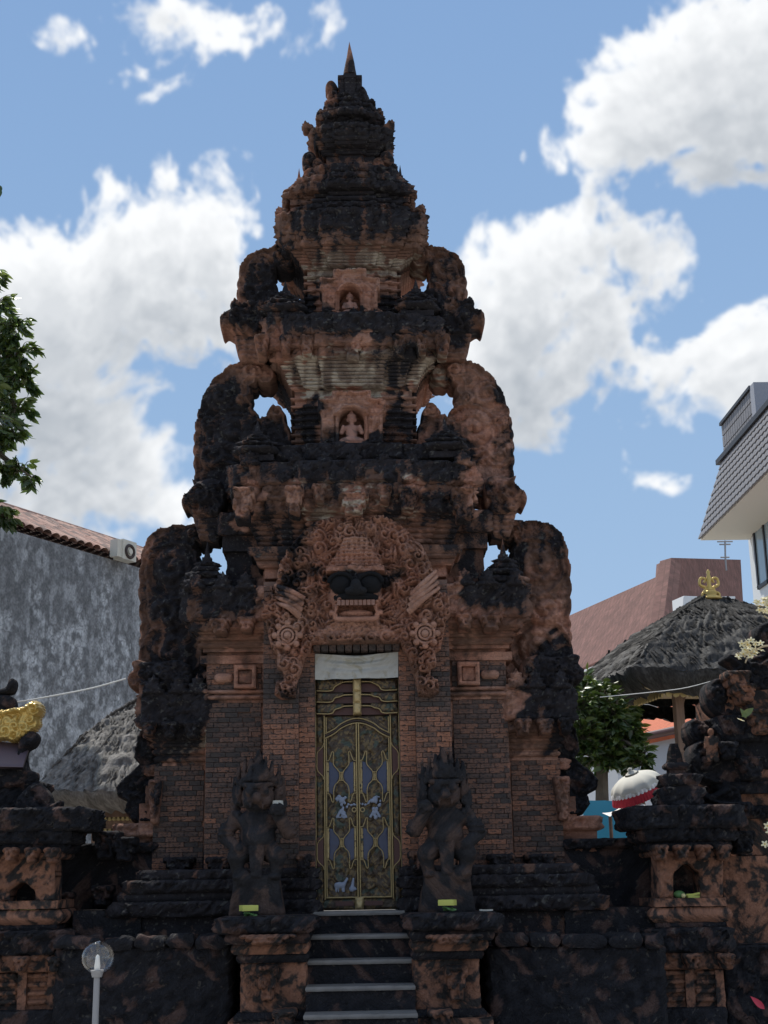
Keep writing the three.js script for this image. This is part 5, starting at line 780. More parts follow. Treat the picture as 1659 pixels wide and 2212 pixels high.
// ---------------------------------------------------------------- the dark carved gate half at the right edge
{
  const g = thing('split_gate_half', 'dark weathered brick gate half with curled volutes at the right edge', 'gate'), z = -.15;
  stack(g, [['course', 1446, 1492, 1592, 1720, z, LEDGE, M.dark], ['course', 1490, 1546, 1566, 1720, z + .04, { rough: .02 }, M.redwall], ['ledge', 1544, 1600, 1556, 1720, z + .12, LEDGE, M.dark], ['course', 1598, 1660, 1566, 1720, z + .05, { ...LEDGE, carved: .03 }, M.dark], ['moulding', 1658, 1690, 1574, 1720, z + .03, MOULD, M.redwall],
    ['ledge', 1688, 1712, 1560, 1720, z + .1, LEDGE, M.dark], ['wall', 1710, 1850, 1596, 1720, z + .02, { rough: .016 }, M.redwall], ['ledge', 1740, 1766, 1590, 1720, z + .08, LEDGE, M.dark], ['wall', 1848, 2400, 1578, 1720, z + .06, { rough: .02, carved: .02 }, M.redwall], ['base', 2040, 2400, 1570, 1720, z + .3, LEDGE, M.dark]], -1.2);
  const vol = (pts, zz, name, cu) => { const o = out(pts, zz), c = PX(...cu.slice(0, 2), zz); mesh(name, plate(ccw(smooth(o, 4)), zz - .26, .26, { round: .03, cell: .013, rim: .035, carved: .05, height: spiral(c[0], c[1], cu[2] * MPX(1500, zz), 1, 1, .09), rough: .01 }), M.dark, g); };
  vol([[1566, 1468], [1545, 1466], [1530, 1478], [1525, 1500], [1530, 1525], [1550, 1545], [1590, 1560], [1620, 1560], [1600, 1500]], z + .02, 'volute', [1550, 1500, 22]);
  vol([[1530, 1602], [1508, 1602], [1493, 1618], [1489, 1645], [1495, 1668], [1515, 1685], [1560, 1698], [1600, 1700], [1590, 1640]], z + .06, 'volute', [1520, 1640, 26]);
  vol([[1600, 1420], [1572, 1412], [1566, 1424], [1590, 1440], [1580, 1452], [1610, 1470], [1690, 1470], [1690, 1400], [1640, 1432]], z - .02, 'dragon_ornament', [1625, 1448, 18]);
  vol([[1488, 1560], [1500, 1552], [1524, 1562], [1540, 1590], [1535, 1610], [1500, 1606], [1486, 1588]], z - .05, 'dragon_ornament', [1512, 1580, 16]);
  vol([[1600, 1720], [1592, 1700], [1572, 1694], [1560, 1704], [1540, 1716], [1528, 1712], [1520, 1726], [1540, 1738], [1600, 1740]], z + .15, 'curled_end', [1570, 1716, 12]);
  vol([[1690, 1340], [1650, 1345], [1632, 1360], [1634, 1385], [1650, 1398], [1646, 1412], [1618, 1420], [1606, 1440], [1640, 1452], [1700, 1450]], z - .1, 'volute', [1660, 1375, 20]);
  for (const [x, y, s] of [[1590, 1476, 24], [1606, 1500, 20], [1570, 1622, 18], [1590, 1760, 26], [1620, 1660, 24], [1600, 1820, 24], [1640, 1560, 26]]) karang(g, x - s, x + s, y - s, y + s, z + .18, { mat: y % 3 ? M.dark : M.redwall, name: 'carved_block' });
  // little standing figure on the shoulder
  const p = P(1540, 1640, z + .2), H = .26, fg = surface((x, y, w) => { const a = Math.abs(x); let d = cap(a, y, w, [.02, .12, 0], [.03, .0, 0], .03, .028); d = smin(d, ell(x, y, w, [0, .15, 0], [.045, .06, .04]), .02); d = smin(d, cap(a, y, w, [.045, .18, 0], [.065, .1, .02], .018, .014), .01); d = smin(d, ell(x, y, w, [0, .235, .0], [.028, .034, .03]), .01); return d + .01 * (fbm(x * 40, y * 40, w * 40, 2) - .5); }, [-.11, -.03, -.07], [.11, .29, .07], .009); mesh('small_figure', mover(fg, p.x, p.y, z + .2), M.redwall, g);
}
// ---------------------------------------------------------------- the shrine roof with gilded corner at the left edge
{
  const sh = thing('corner_shrine', 'black carved shrine with gilded roof crest at the left edge', 'shrine'), g = part('roof', sh), z = -.1;
  M.slate = std({ color: new THREE.Color(.10, .075, .095), roughness: .45 });
  const O = out([[-60, 1548], [-20, 1536], [10, 1534], [30, 1530], [52, 1528], [62, 1520], [74, 1515], [88, 1522], [90, 1538], [82, 1552], [84, 1564], [72, 1578], [50, 1594], [28, 1602], [10, 1596], [-60, 1600]], z), c = PX(76, 1531, z);
  mesh('gilded_crest', plate(ccw(lobes(ccw(smooth(O, 3)), .05, .012)), z - .12, .12, { round: .03, cell: .009, carved: .08, rim: .02, height: spiral(c[0], c[1], .07, 0, 1, .04), rough: .003 }), M.goldBright, g);
  for (const pts of [[[-40, 1490], [8, 1484], [18, 1466], [26, 1464], [29, 1478], [22, 1494], [4, 1498], [-40, 1500]], [[-40, 1506], [14, 1500], [26, 1508], [26, 1534], [-40, 1540]]]) mesh('ridge_horn', plate(ccw(smooth(out(pts, z - .1), 4)), z - .28, .18, { round: .05, cell: .012, carved: .02 }), M.dark, g);
  const a = P(-40, 1596, z), b = P(58, 1606, z), d = P(50, 1652, z + .2), e = P(-40, 1650, z + .2);
  mesh('slate_slope', geom([a.x, a.y, z - .1, b.x, b.y, z - .1, d.x, d.y, z + .2, e.x, e.y, z + .2, a.x, a.y - .05, z - .1, b.x, b.y - .05, z - .1, d.x, d.y - .04, z + .2, e.x, e.y - .04, z + .2], [0, 3, 2, 0, 2, 1, 4, 5, 6, 4, 6, 7, 3, 7, 6, 3, 6, 2, 1, 2, 6, 1, 6, 5]), M.slate, g);
  const vo = (pts, zz) => mesh('corner_scroll', plate(ccw(smooth(out(pts, zz), 4)), zz - .2, .2, { round: .06, cell: .012, carved: .05, rough: .014, cx: pts[0][0] }), M.dark, g);
  vo([[40, 1596], [68, 1578], [78, 1590], [70, 1610], [52, 1622], [56, 1660], [74, 1668], [70, 1690], [40, 1700], [-40, 1700], [-40, 1640], [30, 1640]], z + .05);
  const col = part('shrine_body', sh);
  stack(col, [['body', 1684, 1760, -60, 70, z, { ...LEDGE }, M.dark]], -.7);
  const v2 = (pts, zz, n) => mesh(n, plate(ccw(smooth(out(pts, zz), 4)), zz - .2, .2, { round: .06, cell: .012, carved: .06, rough: .016, cx: pts[0][0] }), M.dark, col);
  v2([[30, 1760], [34, 1725], [52, 1704], [72, 1690], [90, 1700], [104, 1716], [110, 1735], [128, 1728], [122, 1752], [100, 1772], [40, 1776]], z + .25, 'beast_ornament');
}
// ---------------------------------------------------------------- globe lamp in front of the wall
{
  const z = 1.5, c = P(211, 2068, z), R = 35 * MPX(2068, z), g = thing('globe_lamp', 'clear glass globe lamp on a thin grey post, unlit', 'lamp', null, V(c.x, 0, z));
  M.glass = new THREE.MeshPhysicalMaterial({ color: 0xffffff, transmission: 1, thickness: 0, roughness: .02, ior: 1.45, metalness: 0, specularIntensity: 1 });
  M.post = std({ color: new THREE.Color(.30, .30, .31), roughness: .55, metalness: .2, bumpMap: GRIT, bumpScale: .002 }); M.bulb = std({ color: new THREE.Color(.75, .74, .70), roughness: .4 });
  const y = c.y, rows = []; for (let i = 0; i <= 24; i++) { const a = -Math.PI * .37 + (Math.PI * .87) * i / 24; rows.push([Math.max(.001, R * Math.cos(a)), y + R * Math.sin(a)]); }
  mesh('globe', lathe(rows, 40), M.glass, g); const inner = rows.map(([r, q]) => [Math.max(.0005, r * .975), y + (q - y) * .975]).reverse(); mesh('globe_inner_face', lathe(inner, 40), M.glass, g);
  mesh('fitting', mover(new THREE.CylinderGeometry(R * .42, R * .3, .05, 20), 0, y - R * .95, 0), M.post, g); mesh('bulb', lathe([[.001, y - R * .86], [.02, y - R * .86], [.022, y - R * .5], [.016, y - R * .1], [.013, y + .01], [.001, y + .02]], 14), M.bulb, g);
  mesh('neck', mover(new THREE.CylinderGeometry(.02, .02, .05, 12), 0, y - R * 1.15, 0), M.post, g); mesh('post', mover(new THREE.CylinderGeometry(.022, .026, y - R * 1.2, 14), 0, (y - R * 1.2) / 2, 0), M.post, g);
}
// ---------------------------------------------------------------- cords
M.cord = std({ color: new THREE.Color(.75, .73, .68), roughness: .9 });
tag(mesh('slung_cord', tube([[-30, 1522], [40, 1516], [120, 1502], [200, 1486], [272, 1466]].map(([x, y]) => P(x, y, -.45)), .0075, 6), M.cord), 'white cord slung from the shrine roof to the gate wing', 'cord');
tag(mesh('thin_wire', tube([[1296, 1506], [1400, 1496], [1480, 1486], [1550, 1468]].map(([x, y]) => P(x, y, -.3)), .004, 5), M.cord), 'thin pale wire running past the thatched pavilion on the right', 'wire');

// ---------------------------------------------------------------- stained building with tiled roof, far left
{
  M.stain = std({ map: texture(1024, 1024, (u, v, c) => {
    const X = u * 9, Y = v * 9, n = fbm(X * 1.1, Y * 1.1, 3, 4), w1 = fbm(X * 6, Y * 4, 1, 3), cr = Math.abs(vn(X * 10 + 3 * w1, Y * 6.5 + 2 * w1, 7) - .5), cr2 = Math.abs(vn(X * 17 + 2 * w1, Y * 9, 17) - .5), st = fbm(X * 9, Y * .7, 9, 4), fl = fbm(X * 11, Y * 9, 50, 4);
    const Yw = Y > 4.5 ? Y - 9 : Y, grime = sstep(.35, .62, fbm(X * 3, Y * 1.6, 61, 4) + sstep(1.4, 3.2, Yw) * .32 - .12);
    let g = lerp(.20, .56, sstep(.3, .7, fl)) * lerp(.75, 1.2, n); g = lerp(g, .13, sstep(.08, .01, cr) * .62); g = lerp(g, .16, sstep(.06, .01, cr2) * .4); g = lerp(g, .17 * lerp(.7, 1.4, fl), grime * .8); g = lerp(g, .12, sstep(.56, .68, st + (n - .5) * .5) * .4); g = lerp(g, .55, sstep(.62, .72, fbm(X * 6, Y * 2.6, 44, 4) + sstep(2.0, 3.0, Yw) * .05) * .4); g *= lerp(.72, 1.28, vn(X * 45, Y * 40, 5));
    c[0] = g * .93; c[1] = g * .98; c[2] = g * 1.04;
  }, { rep: [1 / 9, 1 / 9] }), bumpMap: GRIT, bumpScale: .01 });
  const D1 = -8.4, D2 = -11.4, A = P(0, 1140, D1), B = P(306, 1226, D2), H = (A.y + B.y) / 2, dir = V(B.x - A.x, 0, B.z - A.z).normalize(), back = V(-dir.z, 0, dir.x); if (back.z > 0) back.negate();
  const s = A.clone().addScaledVector(dir, -3), e = B.clone().addScaledVector(dir, 6); s.y = e.y = 0;
  const L = s.distanceTo(e), g = thing('stained_house', 'grey rain-stained concrete house with old tiled roof behind the left wing', 'house');
  const wall = new THREE.BoxGeometry(L, H, .3); uvBox(wall); wall.translate(L / 2, H / 2, 0); const wm = mesh('wall', wall, M.stain, g); const rot = -Math.atan2(dir.z, dir.x); wm.position.copy(s).addScaledVector(back, .15); wm.rotation.y = rot;
  const w2 = mesh('end_wall', (() => { const q = new THREE.BoxGeometry(.3, H, 7); uvBox(q); return q.translate(0, H / 2, 0); })(), M.stain, g); w2.position.copy(s).addScaledVector(back, 3.65); w2.rotation.y = rot; const w3 = mesh('end_wall', w2.geometry, M.stain, g); w3.position.copy(e).addScaledVector(back, 3.65); w3.rotation.y = rot;
  // tiled roof: rows of curved tiles rising from the wall head to the ridge
  const rd = ray(40, 1108), rt = (s.clone().setY(0).sub(camera.position).dot(back) + 3.3) / rd.dot(back), rise = rd.y * rt + camera.position.y - H - .1, roof = part('roof', g); const run = 3.3, rows = 15, tw = .2, slope = Math.atan2(rise + .1, run), len = Math.hypot(run, rise) / rows;
  const T = new THREE.CylinderGeometry(tw * .56, tw * .6, len * 1.18, 7, 1, true, -Math.PI * .42, Math.PI * .84); T.rotateX(-Math.PI / 2 + .06); const tileMats = [[.34, .19, .15], [.25, .15, .125], [.40, .25, .20], [.17, .115, .10]].map(c => std({ color: new THREE.Color(...c), bumpMap: GRIT, bumpScale: .006 })), buckets = tileMats.map(() => []), r = rng(3);
  const n = Math.floor((L - 2) / tw);
  for (let j = 0; j < rows; j++) for (let i = 0; i < n; i++) { const q = T.clone(); q.rotateZ((r() - .5) * .08); q.rotateX(slope); const along = i * tw + (j & 1) * tw * .5, u = (j + .5) / rows; q.translate(along, H + .02 + u * rise + .05 + (r() - .5) * .02, -u * run); q.rotateY(0); buckets[Math.floor(r() * 4)].push(uvWorld(q)); }
  const rg = part('tiles', g); buckets.forEach((b, k) => { const m = mesh('roof_tiles', b, tileMats[k], rg); m.userData.kind = 'stuff'; }); rg.position.copy(s).addScaledVector(back, 0); rg.rotation.y = rot; rg.scale.z = 1; rg.userData.kind = 'stuff';
  const deck = new THREE.BoxGeometry(L, .06, Math.hypot(run, rise)); const dm = mesh('roof_deck', uvBox(deck.rotateX(slope).translate(L / 2, H + rise / 2, -run / 2)), tileMats[3], roof), ridge = mesh('ridge', tube([V(-.5, H + rise + .08, -run), V(L / 2, H + rise + .1, -run), V(L, H + rise + .08, -run)], .12, 8), tileMats[1], roof); roof.position.copy(s); roof.rotation.y = rot;
  const backSlope = mesh('roof_deck', uvBox(new THREE.BoxGeometry(L, .06, Math.hypot(run, rise)).rotateX(-slope).translate(L / 2, H + rise / 2, -run * 1.5)), tileMats[3], roof);
  // air conditioner on the wall head
  const ac = thing('air_conditioner', 'pale outdoor air conditioner unit on top of the stained wall', 'air conditioner'); M.acWhite = std({ color: new THREE.Color(.62, .60, .52), roughness: .5 });
  const p = P(258, 1200, -10.75); ac.position.set(p.x, p.y, p.z); ac.rotation.y = rot; ac.position.addScaledVector(back, -.12).add(V(0, .06, 0));
  mesh('casing', uvBox(new THREE.BoxGeometry(.36, .34, .2)), M.acWhite, ac); mesh('fan_ring', mover(new THREE.TorusGeometry(.105, .028, 8, 24), 0, -.02, .105), M.doorDark, ac); mesh('fan_hub', mover(new THREE.CylinderGeometry(.05, .05, .03, 16).rotateX(Math.PI / 2), 0, -.02, .115), M.acWhite, ac); mesh('bracket', mover(uvBox(new THREE.BoxGeometry(.12, .3, .16)), -.24, 0, 0), M.acWhite, ac);
}
// ---------------------------------------------------------------- thatched roofs
const thatchMap = tile((u, v, c) => { const st = tn(u, v, 10, 7, 3), n = fbm(u * 90, v * 14, 5, 4), k = vn(u * 300, v * 40, 3); const g = .032 * lerp(.3, 1.9, n) * lerp(.5, 1.6, k) * lerp(.7, 1.3, st); c[0] = g * 1.04; c[1] = g; c[2] = g * .98; }, [.5, .5], 512);
M.thatch = porous({ map: thatchMap, roughness: .7, specularIntensity: .5, bumpMap: GRIT, bumpScale: .02 });
M.thatchGrey = std({ map: tile((u, v, c) => { const n = fbm(u * 80, v * 18, 5, 4), k = vn(u * 300, v * 60, 3), q = tn(u, v, 6, 9, 4); const g = .17 * lerp(.4, 1.6, n) * lerp(.7, 1.4, k) * lerp(.6, 1.3, q); c[0] = g * 1.05; c[1] = g * .98; c[2] = g * .9; }, [.5, .5], 512), roughness: .9, bumpMap: GRIT, bumpScale: .02 });
// hipped roof over a rectangle: eave half sizes a, b at height 0, apex (ridge half length rl) at height h; thick ragged eaves
function thatch(a, b, h, rl, thick, amp, seed, seg = 360) {
  const pos = [], idx = [], uv = [], rows = 56; const contour = (t) => { const x = lerp(a, rl, t), z = lerp(b, .02, t); return [x, z]; };
  for (let j = 0; j <= rows; j++) {
    const t = j / rows, [X, Z] = contour(t), per = 4 * (X + Z);
    for (let i = 0; i <= seg; i++) {
      let s = i / seg * 4, x, z; const q = Math.floor(s) % 4, f = s - Math.floor(s);
      if (q === 0) { x = lerp(-X, X, f); z = Z; } else if (q === 1) { x = X; z = lerp(Z, -Z, f); } else if (q === 2) { x = lerp(X, -X, f); z = -Z; } else { x = -X; z = lerp(-Z, Z, f); }
      const A = Math.atan2(z, x), n = fbm(Math.cos(A) * 9 + seed, t * 16, Math.sin(A) * 9, 4) - .5, n2 = vn(i * .9, t * 9 + seed, 3) - .5, bul = Math.sin(Math.PI * t) * .06 * h, d = amp * (n * 1.5 + n2 * .7 + .25 * (1 - ((t * 9 + n * .6) % 1 + 1) % 1)), l = Math.hypot(x, z) || 1;
      pos.push(x + x / l * d, h * (t + .10 * Math.sin(Math.PI * t)) + d * .8 + bul * 0 - (j === 0 ? .05 * Math.abs(n) : 0), z + z / l * d); uv.push(i / seg * 4 * (a + b) * .5, t * Math.hypot(h, b) * 1.2);
    }
  }
  for (let j = 0; j < rows; j++) for (let i = 0; i < seg; i++) { const k = j * (seg + 1) + i; idx.push(k, k + 1, k + seg + 2, k, k + seg + 2, k + seg + 1); }
  const base = pos.length / 3, m = 6;                              // eave edge and underside
  for (let j = 0; j <= m; j++) for (let i = 0; i <= seg; i++) { const k = i * 3, f = j / m, sh = 1 - .16 * f * f - (j === m ? .06 : 0), n = fbm(i * .7, j * .8, seed, 2) - .5; pos.push(pos[k] * sh * (1 + n * .012), pos[k + 1] - thick * f + n * .04, pos[k + 2] * sh * (1 + n * .012)); uv.push(i / seg * 4 * (a + b) * .5, -f * thick * 2); }
  for (let j = 0; j < m; j++) for (let i = 0; i < seg; i++) { const k = base + j * (seg + 1) + i; idx.push(k, k + seg + 2, k + 1, k, k + seg + 1, k + seg + 2); }
  return geom(pos, idx, uv);
}
function tufts(a, b, h, rl, n, seed, len) {                        // straw ends lying down the slope
  const r = rng(seed), L = [], q = new THREE.Quaternion(), m = new THREE.Matrix4(), c0 = new THREE.ConeGeometry(.12, 1, 4, 1);
  for (let i = 0; i < n; i++) { const t = r(), X = lerp(a, rl, t), Z = lerp(b, .02, t), k = Math.floor(r() * 4), f = r() * 2 - 1, x = k % 2 ? (k === 1 ? X : -X) : X * f, z = k % 2 ? Z * f : (k ? -Z : Z), out = k % 2 ? V(k === 1 ? 1 : -1, 0, 0) : V(0, 0, k ? -1 : 1), run = k % 2 ? a - rl : b, d = V(out.x * run, -h * .92, out.z * run).normalize().add(V((r() - .5) * .35, .06 + r() * .12, (r() - .5) * .35)).normalize(), s = len * lerp(.6, 1.5, r()); q.setFromUnitVectors(V(0, 1, 0), d); m.compose(V(x, h * (t + .10 * Math.sin(Math.PI * t)) + .02, z), q, V(s * lerp(.5, 1.2, r()), s, s * .6)); L.push(c0.clone().applyMatrix4(m)); }
  return join(L.map(g => uvBox(g)));
}
M.oldWood = std({ map: tile((u, v, c) => { const n = fbm(u * 60, v * 6, 2, 4); c[0] = .20 * lerp(.5, 1.5, n); c[1] = .125 * lerp(.5, 1.5, n); c[2] = .085 * lerp(.5, 1.5, n); }, [1, 1], 256), roughness: .75 });
M.creamWood = std({ color: new THREE.Color(.46, .37, .24), roughness: .8, bumpMap: GRIT, bumpScale: .004 }); M.fascia = std({ color: new THREE.Color(.52, .40, .17), roughness: .55, bumpMap: GRIT, bumpScale: .006 });
{ // right pavilion
  const z0 = -6.5, ap = P(1534, 1290, z0), ev = P(1345, 1452, z0 + 1.7), b = 1.75, a = 1.85, h = ap.y - ev.y - .02, turn = .16, g = thing('thatched_pavilion', 'open pavilion with black thatched roof and gilded crown on the right', 'pavilion', null, V(ap.x, 0, z0)); g.rotation.y = turn;
  const y = ev.y, tr = mesh('thatched_roof', thatch(a, b, h, .1, .26, .055, 3), M.thatch, g); tr.position.y = y; const tf = mesh('thatch_tufts', tufts(a, b, h, .1, 5200, 5, .13), M.thatch, g); tf.position.y = y; tf.userData.kind = 'stuff';
  const fl = part('floor', g); mesh('platform', uvBox(new THREE.BoxGeometry(2.7, 1.1, 2.6).translate(0, .55, 0)), M.redwall, fl);
  for (const [px, pz, m] of [[-1.0, 1.0, M.oldWood], [-.62, 1.05, M.creamWood], [-.45, .7, M.oldWood], [1.0, 1.0, M.oldWood], [-1.0, -1.0, M.oldWood], [1.0, -1.0, M.oldWood], [.2, 1.0, M.creamWood]]) { const p = part('post', g); mesh('shaft', uvBox(new THREE.BoxGeometry(.11, y - 1.15, .11, 1, 8, 1).translate(px, (y - 1.15) / 2 + 1.1, pz)), m, p); mesh('brace', tube([V(px, y - .45, pz), V(px + .1, y - .22, pz), V(px + .26, y - .1, pz)], .035, 5, .02), m, p); }
  for (const [yy, w, k, m] of [[y - .02, 1.42, .04, M.fascia], [y - .2, 1.3, .02, M.fascia]]) for (const [sx, sz, L, tn_] of [[0, 1, w, 0], [-1, 0, w, Math.PI / 2], [1, 0, w, Math.PI / 2]]) { const f = part('fascia_board', g); const bb = mesh('board', uvBox(new THREE.BoxGeometry(2 * L, .09, .03)), m, f); const sc = []; for (let i = 0; i < 26; i++) sc.push(mover(new THREE.CylinderGeometry(.045, .045, .028, 8).rotateX(Math.PI / 2), -L + .05 + i * (2 * L - .1) / 25, -.05, 0)); mesh('scalloped_edge', sc.map(q => uvBox(q)), m, f); f.position.set(sx * (L + .02), yy, sz * (L + .02)); f.rotation.y = tn_; }
  mesh('ceiling_board', uvBox(new THREE.BoxGeometry(2.5, .05, 2.5).translate(0, y + .05, 0)), M.creamWood, g);
  for (const s of [-1, 1]) for (let i = 0; i < 5; i++) mesh('rafter', tube([V(s * 1.65, y - .2, 1.5 - i * .75), V(s * .9, y + .25, 1.2 - i * .6)], .03, 5), M.creamWood, g);
  mesh('back_wall', uvBox(new THREE.BoxGeometry(1.5, y - 1.2, .2).translate(.7, (y - 1.2) / 2 + 1.1, -.2)), M.redwall, g);
  // gilded crown: base, curled arms and a knob
  const cr = thing('gilded_crown', 'gilded scrolled crown on the peak of the thatched pavilion', 'finial', null, V(ap.x, ap.y - .06, z0)), k = MPX(1270, z0);
  const mp = (x, yy, zz = 0) => V((x - 1533) * k, (1290 - yy) * k * 1.03, zz); const base = lathe([[.001, 0], [.18, 0], [.16, .05], [.1, .08], [.12, .12], [.06, .16], [.001, .17]], 18); mesh('base', base, M.goldBright, cr);
  for (const s of [-1, 1]) { mesh('scroll_arm', tube([mp(1533 + s * 3, 1284), mp(1533 + s * 14, 1276), mp(1533 + s * 8, 1262), mp(1533 + s * 20, 1254), mp(1533 + s * 17, 1240), mp(1533 + s * 8, 1242), mp(1533 + s * 11, 1250)], .028, 7, .018), M.goldBright, cr); mesh('scroll_arm', tube([mp(1533 + s * 2, 1282, .04), mp(1533 + s * 15, 1286, .05), mp(1533 + s * 18, 1275, .05), mp(1533 + s * 8, 1270, .05)], .024, 7, .016), M.goldBright, cr); }
  mesh('stem', mover(lathe([[.001, 0], [.045, 0], [.03, .1], [.05, .16], [.028, .22], [.045, .3], [.02, .36], [.03, .4], [.001, .44]], 12), 0, .02, 0), M.goldBright, cr);
}
{ // left pavilion behind the wall: grey thatch, half in the house's shade
  const z0 = -4.2, ev = P(78, 1724, z0 + 1.7), pk = P(330, 1528, z0), a = pk.x - ev.x, b = 1.9, h = pk.y - ev.y, g = thing('thatched_pavilion', 'low pavilion with sunlit grey thatch behind the left wall', 'pavilion', null, V(pk.x + .3, 0, z0));
  const t = mesh('thatched_roof', thatch(a + .3, b, h, .5, .2, .06, 9), M.thatchGrey, g); t.position.y = ev.y + .05; const tf = mesh('thatch_tufts', tufts(a + .3, b, h, .5, 5200, 8, .12), M.thatchGrey, g); tf.position.y = ev.y + .05; tf.userData.kind = 'stuff';
  for (const x of [-a * .72, -a * .3, a * .5]) mesh('post', uvBox(new THREE.BoxGeometry(.13, ev.y, .13).translate(x, ev.y / 2, 1.15)), M.oldWood, g);
  for (const yy of [ev.y - .14, ev.y - .26]) { const f = part('fascia_board', g); mesh('board', uvBox(new THREE.BoxGeometry(a * 1.7, .09, .04)), M.oldWood, f); const sc = []; for (let i = 0; i < 34; i++) sc.push(uvBox(mover(new THREE.CylinderGeometry(.036, .036, .03, 8).rotateX(Math.PI / 2), -a * .83 + i * a * 1.66 / 33, -.05, 0))); mesh('scalloped_edge', sc, M.fascia, f); f.position.set(0, yy, 1.3 - (ev.y - yy) * .3); }
}
// ---------------------------------------------------------------- buildings far right
const quadGeo = (a, b, c, d) => { const g = geom([a, b, c, d].flatMap(p => [p.x, p.y, p.z]), [0, 1, 2, 0, 2, 3]); const u = b.clone().sub(a), v = d.clone().sub(a), lu = u.length(), lv = v.length(); g.setAttribute('uv', new THREE.Float32BufferAttribute([0, 0, lu, 0, lu, lv, 0, lv], 2)); return g; };
function slabOf(pts, depth) {                                       // a flat polygon given thickness along its own rear direction
  const n = pts.length, nv = pts[1].clone().sub(pts[0]).cross(pts[2].clone().sub(pts[0])).normalize(); if (nv.dot(camera.position.clone().sub(pts[0])) < 0) nv.negate();
  const ux = pts[1].clone().sub(pts[0]).normalize(), vy = nv.clone().cross(ux), flat = pts.map(p => new THREE.Vector2(p.clone().sub(pts[0]).dot(ux), p.clone().sub(pts[0]).dot(vy)));
  const sh = new THREE.Shape(flat), g = new THREE.ExtrudeGeometry(sh, { depth, bevelEnabled: false }); const m = new THREE.Matrix4().makeBasis(ux, vy, nv).setPosition(pts[0].clone().addScaledVector(nv, -depth)); g.applyMatrix4(m); return g;
}
const At = (x, y, D) => { const d = ray(x, y), h = Math.hypot(d.x, d.z); return d.multiplyScalar(D / h).add(camera.position); };   // at level distance D
{ // maroon shingled roof
  M.maroonShingle = std({ map: tile((u, v, c) => { const row = Math.floor(v * 14), t = lerp(.72, 1.28, tn(u, v, 40, 3, 4)) * lerp(.88, 1.12, tn(u, v, 8, 6, 3)) * lerp(.82, 1.18, h3(row, Math.floor(u * 16 + (row & 1) * .5), 8)) * (v * 14 % 1 < .12 ? .75 : 1); c[0] = .215 * t; c[1] = .105 * t; c[2] = .088 * t; }, [.28, .28]), bumpMap: GRIT, bumpScale: .05, roughness: .9 });
  const g = thing('maroon_roofed_building', 'building with tall maroon shingled roof far behind the thatched pavilion', 'building');
  const onPlane = (a, b, c) => { const n = b.clone().sub(a).cross(c.clone().sub(a)); return (x, y) => { const d = ray(x, y); return d.multiplyScalar(a.clone().sub(camera.position).dot(n) / d.dot(n)).add(camera.position); }; };
  const C = At(1450, 1205, 46), Dn = At(1430, 1364, 42), Lb = At(1200, 1470, 51.5), pl = onPlane(C, Dn, Lb), Ltop = pl(1200, 1343), B = pl(1416, 1247), B2 = pl(1418, 1219.5);
  mesh('roof_slope', slabOf([Dn, C, B2, B, Ltop, Lb], .4), M.maroonShingle, g);
  const F = At(1600, 1209, 60), pg = onPlane(C, Dn, F); mesh('roof_gable', slabOf([Dn, F, C, pg(1424, 1410), pg(1612, 1420)].map((p, i, a) => [Dn, pg(1424, 1410), pg(1612, 1420), F, C][i]), .4), M.maroonShingle, g);
  M.offWhite = std({ color: new THREE.Color(.66, .67, .68), roughness: .8, bumpMap: GRIT, bumpScale: .004 });
  mesh('white_fascia', slabOf([At(1225, 1462, 47), At(1395, 1392, 41), At(1395, 1404, 41), At(1225, 1488, 47)], .5), M.offWhite, g);
  mesh('soffit', slabOf([At(1225, 1488, 47), At(1395, 1404, 41), At(1400, 1440, 44), At(1225, 1520, 50)], .2), M.offWhite, g);
  const dm = part('dormer', g); mesh('dormer_wall', slabOf([At(1476, 1290, 40), At(1588, 1288, 40), At(1600, 1420, 40), At(1470, 1420, 40)], 2.5), M.offWhite, dm); mesh('dormer_side', slabOf([At(1452, 1298, 41.2), At(1477, 1287, 40), At(1480, 1400, 40), At(1462, 1400, 41)], .4), M.offWhite, dm);
  M.pane = new THREE.MeshPhysicalMaterial({ color: new THREE.Color(.25, .33, .38), roughness: .08, metalness: 0, specularIntensity: 1 }); mesh('dormer_window', slabOf([At(1478, 1312, 39.9), At(1489, 1310, 39.9), At(1490, 1360, 39.9), At(1480, 1362, 39.9)], .04), M.pane, dm);
  mesh('wall', slabOf([At(1225, 1500, 50), At(1600, 1420, 47), At(1600, 1860, 47), At(1225, 1860, 50)], .5), M.offWhite, g);
  const an = thing('aerial_mast', 'thin aerial mast on the maroon roof beside the white building', 'aerial'); const a0 = At(1567, 1209, 49.6), a1 = At(1566, 1168, 49.6); mesh('mast', tube([a0.clone().add(V(0, -.4, 0)), a0, a1], .035, 5), M.post, an); for (const [y, w] of [[1170, .28], [1176, .2], [1204, .16]]) { const c = At(1566, y, 49.6); mesh('element', tube([c.clone().add(V(-w, 0, 0)), c, c.clone().add(V(w, 0, 0))], .03, 5), M.post, an); }
}
